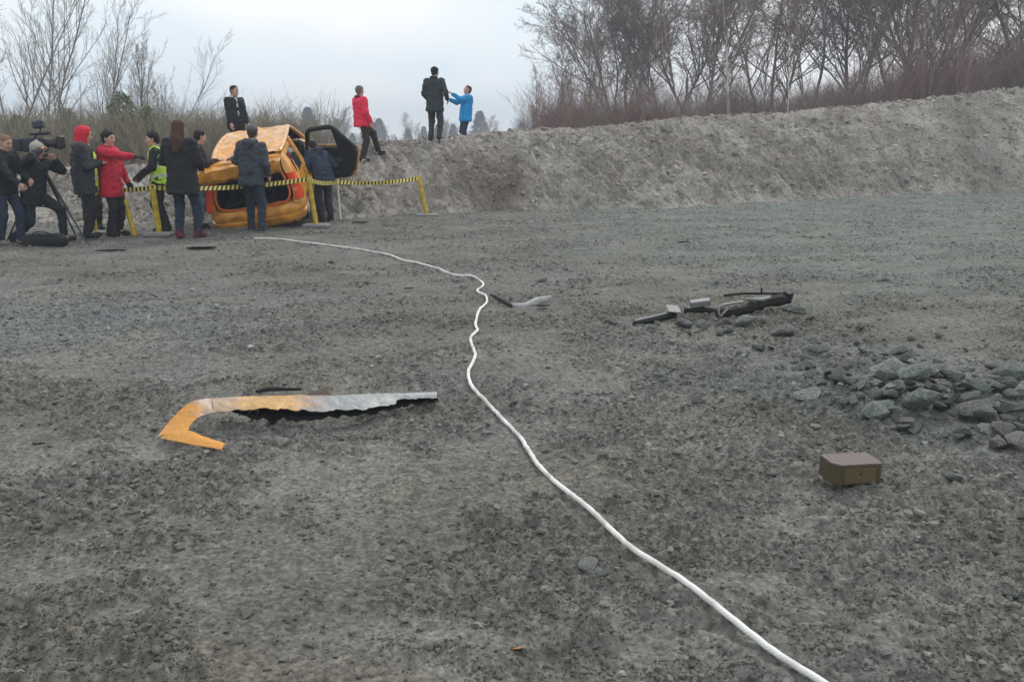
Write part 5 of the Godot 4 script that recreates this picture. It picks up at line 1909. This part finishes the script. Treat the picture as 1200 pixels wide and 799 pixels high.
func build_rope() -> void:
	var c := Curve3D.new()
	var xz := [Vector2(1.01, -2.06), Vector2(0.915, -2.25), Vector2(0.855, -2.35), Vector2(0.75, -2.57), Vector2(0.615, -2.86), Vector2(0.465, -3.14), Vector2(0.34, -3.49), Vector2(0.20, -3.82), Vector2(0.12, -4.10), Vector2(0.05, -4.42), Vector2(-0.08, -4.79), Vector2(-0.22, -5.16), Vector2(-0.28, -5.41), Vector2(-0.30, -5.72), Vector2(-0.27, -6.07), Vector2(-0.33, -6.60), Vector2(-0.29, -7.0), Vector2(-0.32, -7.3), Vector2(-0.30, -7.99), Vector2(-0.25, -8.3), Vector2(-0.28, -8.66), Vector2(-0.37, -8.95), Vector2(-0.33, -9.44), Vector2(-0.61, -10.05), Vector2(-1.10, -10.88), Vector2(-1.80, -11.95), Vector2(-2.40, -12.62), Vector2(-3.03, -13.14), Vector2(-3.46, -13.58), Vector2(-3.85, -13.85), Vector2(-4.2, -13.92)]
	for k in xz.size():
		var t: Vector2 = (xz[mini(k + 1, xz.size() - 1)] - xz[maxi(k - 1, 0)]) * 0.17
		c.add_point(Vector3(xz[k].x, 0, xz[k].y), Vector3(-t.x, 0, -t.y), Vector3(t.x, 0, t.y))
	var raw := PackedVector3Array()
	var n := int(c.get_baked_length() / 0.03)
	for k in n + 1:
		var p := c.sample_baked(c.get_baked_length() * k / n, true)
		p.x += 0.006 * n_col2.get_noise_1d(k * 0.08)
		p.y = height(p.x, p.z)
		raw.append(p)
	var pts := PackedVector3Array()
	var top := PackedFloat32Array()
	for k in raw.size():
		var y := -1.0
		for q in range(-3, 4):
			for s: float in [-0.02, 0.0, 0.02]:
				var p := raw[clampi(k + q, 0, n)]
				y = maxf(y, height(p.x + s, p.z + s))
		top.append(y)
		rope_cells[Vector2i(int(floor(raw[k].x / 0.04)), int(floor(raw[k].z / 0.04)))] = true
	for k in raw.size():
		raw[k].y = top[k]
	for k in raw.size():  # it bridges the small hollows
		var y := 0.0
		for q in range(-9, 10):
			y += maxf(raw[clampi(k + q, 0, n)].y, raw[k].y - 0.01)
		pts.append(Vector3(raw[k].x, maxf(y / 19.0, raw[k].y - 0.008) + 0.006, raw[k].z))
	var mb := MB.new()
	mb.tube(pts, fill(pts.size(), 0.0118), 10)
	for k in mb.uv.size():
		mb.uv[k] = Vector2(mb.uv[k].x + mb.uv[k].y * 14.0, mb.uv[k].y * 14.0)
	var dirt := noise(73, 2.2, 4)
	for k in mb.c.size():
		var p := mb.v[k]
		var g := smoothstep(-0.15, 0.5, dirt.get_noise_3d(p.x * 2.0, p.y, p.z * 2.0))
		mb.c[k] = Color(0.80, 0.795, 0.77).lerp(Color(0.45, 0.44, 0.41), g * 0.75)
	tag(put("rope", mb.mesh(), M.rope), "long white rope snaking across the dirt towards the wreck", "rope")

func post(x: float, z: float, lean_x: float, tall: float, r: float, plate: bool, m: Material, label: String) -> Vector3:
	var o := base("barrier_post", Vector3(x, height(x, z), z), label, "post", "posts that carry the striped tape")
	var mb := MB.new()
	mb.tube(PackedVector3Array([Vector3(0, 0.0, 0), Vector3(lean_x * 0.98, tall - 0.01, 0), Vector3(lean_x, tall, 0)]), PackedFloat32Array([r, r, r * 0.8]), 14)
	put("pole", mb.mesh(50.0), m, o)
	if plate:
		mb = MB.new()
		mb.box(Vector3(0.0, 0.03, 0.0), Vector3(0.46, 0.065, 0.34), Basis(), 0.015)
		put("foot_plate", mb.mesh(0.0), M.concrete, o)
	return o.position + Vector3(lean_x, tall, 0)

func build_tape(tops: Array) -> void:
	var pts := PackedVector3Array()
	for k in tops.size() - 1:
		var a: Vector3 = tops[k]
		var b: Vector3 = tops[k + 1]
		var n := int(a.distance_to(b) / 0.12) + 2
		for q in n:
			var t := float(q) / n
			var p := a.lerp(b, t)
			p.y -= 0.07 * 4.0 * t * (1.0 - t) * minf(1.0, a.distance_to(b) * 0.5)
			p.y -= 0.05
			pts.append(p + Vector3(0, 0, 0.055))
	pts.append(tops[tops.size() - 1] + Vector3(0, -0.05, 0.055))
	var mb := MB.new()
	var w := noise(70, 0.9, 2)
	var far := 0.0
	var rows: Array = [PackedVector3Array(), PackedVector3Array()]
	var us := PackedFloat32Array()
	for k in pts.size():
		if k > 0:
			far += pts[k].distance_to(pts[k - 1])
		us.append(far)
		var tw := 0.9 * w.get_noise_1d(far)
		var h := Vector3(0, cos(tw), sin(tw)) * 0.040
		rows[0].append(pts[k] + h)
		rows[1].append(pts[k] - h)
	mb.sheet(rows, 0.002)
	for k in mb.uv.size():
		var q := k % pts.size()
		mb.uv[k] = Vector2(us[q] / 0.15, mb.uv[k].y * 0.35)
	tag(put("barrier_tape", mb.mesh(40.0), M.tape), "yellow and black striped tape strung between the posts before the wreck", "tape")

func build_tv_camera() -> void:
	var foot := height(-7.45, -13.75)
	var o := base("tripod", Vector3(-7.45, foot, -13.75), "tall black tripod with spread legs under the video camera", "tripod")
	for q: Vector3 in [Vector3(0.78, 0.0, 0.35), Vector3(-0.52, 0.05, 0.30), Vector3(0.05, 0.0, -0.75)]:
		var mb := MB.new()
		var top := Vector3(0, 1.16, 0) + q * 0.06
		mb.rod(top, top.lerp(q, 0.55), 0.022, 0.020, 8)
		mb.rod(top.lerp(q, 0.5), q, 0.014, 0.012, 8)
		mb.rod(q + Vector3(0, 0.02, 0), q - Vector3(0, 0.01, 0), 0.022, 0.018, 8)
		put("leg", mb.mesh(40.0), M.gear, o)
	var hb := MB.new()
	hb.rod(Vector3(0, 1.08, 0), Vector3(0, 1.34, 0), 0.07, 0.055, 12)
	hb.box(Vector3(0, 1.37, 0), Vector3(0.22, 0.05, 0.12))
	put("head", hb.mesh(40.0), M.gear, o)
	hb = MB.new()
	hb.rod(Vector3(-0.06, 1.30, 0.05), Vector3(-0.42, 1.12, 0.20), 0.013)
	put("pan_handle", hb.mesh(40.0), M.gear, o)
	hb = MB.new()
	hb.rod(Vector3(0.42, 0.55, 0.17), Vector3(-0.25, 0.60, 0.12), 0.012)
	put("spreader", hb.mesh(40.0), M.gear, o)
	var c := base("video_camera", Vector3(-7.45, foot + 1.40, -13.75), "large dark video camera with a top monitor on the tripod", "camera")
	c.rotation.y = 0.12
	var mb := MB.new()
	mb.box(Vector3(-0.05, 0.13, 0), Vector3(0.36, 0.22, 0.15), Basis(), 0.02)
	mb.box(Vector3(-0.30, 0.13, 0), Vector3(0.14, 0.19, 0.13), Basis(), 0.015)
	put("body", mb.mesh(0.0), M.gear_blue, c)
	mb = MB.new()
	mb.tube(PackedVector3Array([Vector3(0.12, 0.15, 0), Vector3(0.24, 0.15, 0), Vector3(0.245, 0.15, 0), Vector3(0.34, 0.15, 0)]), PackedFloat32Array([0.06, 0.06, 0.08, 0.095]), 14)
	put("lens", mb.mesh(30.0), M.gear, c)
	mb = MB.new()
	mb.box(Vector3(0.34, 0.17, 0), Vector3(0.07, 0.20, 0.22), Basis(), 0.02)
	put("matte_box", mb.mesh(0.0), M.gear, c)
	mb = MB.new()
	mb.rod(Vector3(-0.05, 0.24, 0), Vector3(0.06, 0.34, 0), 0.015)
	mb.rod(Vector3(0.06, 0.34, 0), Vector3(0.06, 0.40, 0), 0.012)
	mb.box(Vector3(0.04, 0.44, 0), Vector3(0.17, 0.12, 0.10), Basis(Vector3(0, 0, 1), 0.15), 0.02)
	put("monitor", mb.mesh(0.0), M.gear_blue, c)
	mb = MB.new()
	mb.rod(Vector3(-0.08, 0.29, 0.05), Vector3(0.22, 0.31, 0.05), 0.022, 0.028, 10)
	put("microphone", mb.mesh(40.0), M.gear, c)

func build_bag() -> void:
	var x := -7.2
	var z := -13.15
	var F := Field.new(Vector3(-0.36, -0.05, -0.2), Vector3(0.36, 0.28, 0.2), 0.02)
	F.limb(Vector3(-0.20, 0.085, 0), Vector3(0.20, 0.085, 0.01), 0.105, 0.11, 0.03)
	F.limb(Vector3(-0.22, 0.06, 0.03), Vector3(0.22, 0.06, -0.03), 0.10, 0.10, 0.03)
	F.limb(Vector3(-0.27, 0.09, 0), Vector3(-0.26, 0.1, 0), 0.085, 0.085, 0.03)
	F.limb(Vector3(0.27, 0.085, 0), Vector3(0.26, 0.09, 0), 0.085, 0.085, 0.03)
	var mb := MB.new()
	F.nets(mb)
	for k in mb.v.size():
		mb.v[k].y = maxf(mb.v[k].y, -0.03)
		mb.c[k] = Color(0.012, 0.012, 0.014)
	var o := base("holdall", Vector3(x, height(x, z), z), "low black holdall bag lying on the dirt by the tripod", "bag")
	put("bag_body", creased(mb, 0.012, 8), M.cloth, o)
	mb = MB.new()
	mb.tube(resample(PackedVector3Array([Vector3(-0.16, 0.15, 0.06), Vector3(-0.10, 0.22, 0.09), Vector3(0.10, 0.215, 0.10), Vector3(0.16, 0.15, 0.06)]), 14), fill(14, 0.012), 6)
	put("handle", mb.mesh(), M.black, o)

func build_stones() -> void:
	var protos: Array = []
	for k in 9:
		protos.append(stone(200 + k, 13, Vector3(1, [0.62, 0.5, 0.75, 0.42, 0.66, 0.34, 0.7, 0.55, 0.46][k], [0.8, 0.7, 0.85, 0.6, 0.7, 0.75, 0.6, 0.9, 0.5][k])))
	# x, z, size, proto, yaw, tilt, lift, label
	var named := [
		[2.29, -5.10, 0.292, 0, 0.3, 0.2, 0.03, "rounded grey stone on the far left of the heap, next to a pale one"],
		[2.14, -5.04, 0.145, 2, 1.2, 0.2, 0.0, "pale crumbly stone on the left end of the heap"],
		[2.53, -5.16, 0.253, 1, 0.1, 0.1, 0.08, "flat-topped pale green stone at the crest of the heap"],
		[2.41, -4.90, 0.330, 3, 0.35, 0.35, 0.10, "big slanting dark slab in the middle of the heap"],
		[2.70, -4.90, 0.233, 2, 0.9, 0.0, 0.08, "dark blocky stone with a square face in the heap"],
		[2.32, -4.57, 0.282, 4, 0.2, 0.25, 0.04, "pale-topped wedge stone at the front of the heap"],
		[2.03, -4.52, 0.223, 6, 0.5, 0.3, 0.0, "mottled grey stone low on the front left of the heap"],
		[2.57, -4.54, 0.263, 1, -0.3, 0.3, 0.03, "broad green-grey slab leaning at the front of the heap"],
		[2.37, -4.29, 0.107, 2, 0.8, 1.2, 0.0, "small upright stone standing before the heap"],
		[2.74, -4.69, 0.166, 5, 0.1, 0.1, 0.03, "thin flat stone lying on top of the right slope of the heap"],
		[2.85, -4.94, 0.194, 5, -0.2, 0.1, 0.05, "long thin pale flake behind the right side of the heap"],
		[3.14, -5.16, 0.408, 8, -0.6, 0.35, 0.06, "big sloping green slab at the right edge of the photo"],
		[2.91, -4.78, 0.233, 7, 0.6, 0.1, 0.0, "squat grey stone between the heap and the big green slab"],
		[2.17, -4.36, 0.194, 3, 0.9, 0.2, -0.01, "low dark flat stone at the foot of the heap"],
		[2.53, -4.27, 0.175, 0, 2.1, 0.2, -0.01, "rough grey stone low on the front right of the heap"],
		[2.57, -5.65, 0.126, 1, 0.4, 0.3, 0.0, "small thin pale stone just behind the heap"],
		[2.73, -5.50, 0.214, 7, 1.4, 0.15, 0.0, "dull grey stone half sunk behind the crest of the heap"],
		[3.00, -5.45, 0.214, 4, 0.2, 0.25, 0.02, "angular stone behind the heap towards the green slab"],
		[2.92, -6.29, 0.204, 0, 0.4, 0.25, 0.0, "single round-backed dark stone standing out behind the heap"],
		[2.73, -6.14, 0.233, 1, 1.0, 0.15, -0.02, "smooth greenish slab lying before the round-backed stone"],
		[2.28, -6.14, 0.214, 5, 0.2, 0.1, 0.03, "thin tilted pale slab over a dark gap behind the heap"],
		[2.20, -6.01, 0.194, 7, 0.1, 0.1, -0.02, "grey-green stone half buried left of the thin pale slab"],
		[2.30, -5.70, 0.166, 6, 0.9, 0.15, -0.02, "grey lump of stone lying halfway between slab and heap"],
		[2.01, -5.75, 0.223, 0, 0.5, 0.1, -0.03, "broad low stone half sunk in the dirt left of the heap"],
		[1.78, -4.95, 0.240, 1, 0.0, 0.15, 0.0, "flat grey stone lying alone between the heap and the box"],
		[2.56, -4.03, 0.184, 5, 0.7, 0.35, 0.02, "tilted brown-grey slab at the right edge near the box"],
		[2.34, -4.01, 0.098, 1, 0.5, 0.1, -0.01, "low brown stone just left of the tilted slab"],
		[1.48, -7.24, 0.170, 2, 0.4, 0.1, 0.01, "upright grey stone leaning under the left of the black bumper"],
		[1.64, -7.26, 0.150, 0, 1.1, 0.1, 0.0, "round pale stone under the middle of the black bumper"],
		[1.84, -7.29, 0.160, 6, 0.6, 0.6, 0.0, "pointed pale stone under the bent bar of the bumper"],
		[2.05, -7.26, 0.250, 4, 0.3, 0.35, 0.0, "large slanting green stone against the black bumper"],
		[2.22, -7.34, 0.180, 7, 1.6, 0.2, 0.04, "dark stone wedged beneath the right of the bumper"],
		[2.50, -7.50, 0.320, 8, -0.3, -0.25, 0.05, "long pale wedge of stone at the right end of the bumper"],
		[2.25, -6.99, 0.270, 0, 0.2, 0.1, -0.03, "broad rounded stone in front of the pale wedge"],
		[1.20, -7.06, 0.110, 5, 0.4, 0.1, 0.0, "little flat stone left in front of the bumper strip"],
		[0.34, -9.56, 0.200, 3, -0.3, 0.3, 0.0, "dark flat stone alone beyond the bent trim scrap"],
		[-2.53, -4.31, 0.100, 1, 0.4, 0.0, 0.0, "small smooth grey stone alone at the left edge"],
		[0.30, -3.02, 0.120, 5, 0.9, 0.25, -0.005, "flat grey flake left of the rope in the near dirt"],
		[0.36, -2.95, 0.090, 3, 0.2, 0.1, -0.01, "flat stone half buried just below the grey flake"],
		[-1.50, -3.16, 0.110, 1, 0.2, 0.05, -0.03, "smooth pale stone bedded in the near left dirt"],
		[-1.21, -2.51, 0.070, 0, 0.7, 0.2, -0.005, "small lumpy stone lying in the near left corner"],
		[0.02, -5.00, 0.070, 4, 0.7, 0.1, 0.0, "dark little stone in the dirt by the middle of the rope"],
		[-0.45, -9.95, 0.110, 2, 0.7, 0.1, 0.0, "dark stone just beyond the far bend of the rope"],
		[-2.40, -11.20, 0.100, 0, 0.3, 0.1, 0.0, "dark stone alone on the flat dirt left of the far rope"],
	]
	for s in named:
		var o := put("stone", protos[s[3]], M.stone[(s[3] + int(s[2] * 100.0)) % 4])
		o.position = Vector3(s[0], height(s[0], s[1]) + s[2] * 0.17 + s[6], s[1])
		o.basis = Basis.from_euler(Vector3(s[5], s[4], s[5] * 0.6)).scaled(Vector3.ONE * s[2])
		tag(o, s[7], "stone", "broken stones on the dirt")
	rng.seed = 901
	var shapes := ["blocky", "flattish", "chunky", "slab-like", "wedge-shaped", "thin", "lumpy", "broad", "splintered"]
	var tones := ["grey-green", "pale grey", "dark grey", "brownish grey"]
	for k in 255:
		var a := rng.randf() * TAU
		var r := absf(rng.randfn()) * 0.8 + 0.1
		var size := rng.randf_range(0.05, 0.16) * (1.0 if r < 0.9 else 0.7)
		if k > 150:
			r = sqrt(rng.randf()) * 0.80
			size = rng.randf_range(0.08, 0.19)
		var x := 2.62 + cos(a) * r * 0.95
		var z := -4.88 + sin(a) * r * 0.95
		if k > 85 and k <= 120:  # the thin spread up towards the bumper
			var f := rng.randf()
			x = lerpf(2.1, 3.6, rng.randf()) - 0.5 * f + rng.randfn() * 0.4
			z = lerpf(-5.4, -7.1, f)
			r = 1.2
		var where := "heap"
		if k > 120 and k <= 150:
			x = 1.9 + rng.randfn() * 0.45
			z = -7.32 + rng.randfn() * 0.22
			where = "bumper"
		if absf(x - 1.58) < 0.28 and absf(z + 3.73) < 0.3:
			continue
		var p := rng.randi() % 9
		var t := rng.randi() % 4
		var o := put("stone", protos[p], M.stone[t])
		var pile := 0.10 * exp(-r * r * 5.0) if k > 150 else 0.0
		o.position = Vector3(x, height(x, z) + size * 0.2 + pile, z)
		o.basis = Basis.from_euler(Vector3(rng.randf_range(-0.5, 0.5), rng.randf() * TAU, rng.randf_range(-0.5, 0.5))).scaled(Vector3.ONE * size)
		var big := "tiny" if size < 0.07 else "small" if size < 0.11 else "middling" if size < 0.15 else "fair-sized"
		var spot := ("before" if z > -7.25 else "under") + (" the left half of the black bumper" if x < 1.9 else " the right half of the black bumper")
		if where == "heap":
			var fx := "left" if x < 2.2 else "middle" if x < 2.75 else "right"
			if r > 1.0:
				spot = ("strewn well before the heap, to the " if z > -4.6 else "strewn far behind the heap, to the " if z < -5.5 else "lying loose beside the heap, to the ") + fx
			else:
				spot = ("at the front foot of the heap, " if z > -4.6 else "at the back of the heap, " if z < -5.2 else "amid the heap, ") + fx
		tag(o, "%s %s %s stone %s" % [big, tones[t], shapes[p], spot], "stone", "small rubble round the " + where)

func build_scraps() -> void:
	# x, z, length, label: thin dark splinters of plastic
	for s: Array in [[-4.70, -12.92, 0.42, "dark flat shred of plastic on the dirt before the brown-haired woman"], [-5.9, -12.5, 0.38, "thin dark sliver on the dirt in front of the vested worker"], [-2.9, -16.4, 0.3, "black torn scrap lying by the foot of the leaning post"], [0.30, -8.05, 0.13, "tiny black crumb of plastic below the bent trim scrap"], [-1.1, -9.0, 0.10, "tiny dark shard on open dirt left of the rope"], [2.7, -13.4, 0.16, "dark scrap far out on the pale ground right of the rope"]]:
		var mb := MB.new()
		var l: float = s[2]
		var w := noise(int(l * 1000.0), 6.0, 2)
		var poly := PackedVector2Array()
		for k in 14:
			var a := TAU * k / 14.0
			poly.append(Vector2(cos(a) * l * 0.5, sin(a) * l * 0.17) * (1.0 + 0.5 * w.get_noise_1d(k * 1.0)))
		mb.prism(poly, 0.012, Transform3D(Basis.from_euler(Vector3(PI / 2 - 0.25, 0.2, 0)), Vector3(0, 0.025, 0)))
		var o := put("plastic_shard", mb.mesh(0.0), M.black)
		o.position = Vector3(s[0], height(s[0], s[1]), s[1])
		tag(o, s[3], "plastic shard", "dark plastic shards strewn on the dirt")
	var cb := MB.new()
	cb.prism(PackedVector2Array([Vector2(-0.018, -0.014), Vector2(0.016, -0.012), Vector2(0.024, 0.006), Vector2(-0.004, 0.020)]), 0.002, Transform3D(Basis.from_euler(Vector3(PI / 2 - 0.5, 0.4, 0)), Vector3(0, 0.010, 0)))
	var chip := put("paint_chip", cb.mesh(0.0), M.chip)
	chip.position = Vector3(0.02, height(0.02, -2.44), -2.44)
	tag(chip, "tiny dull orange paint chip in the dirt near the bottom of the view", "paint chip")
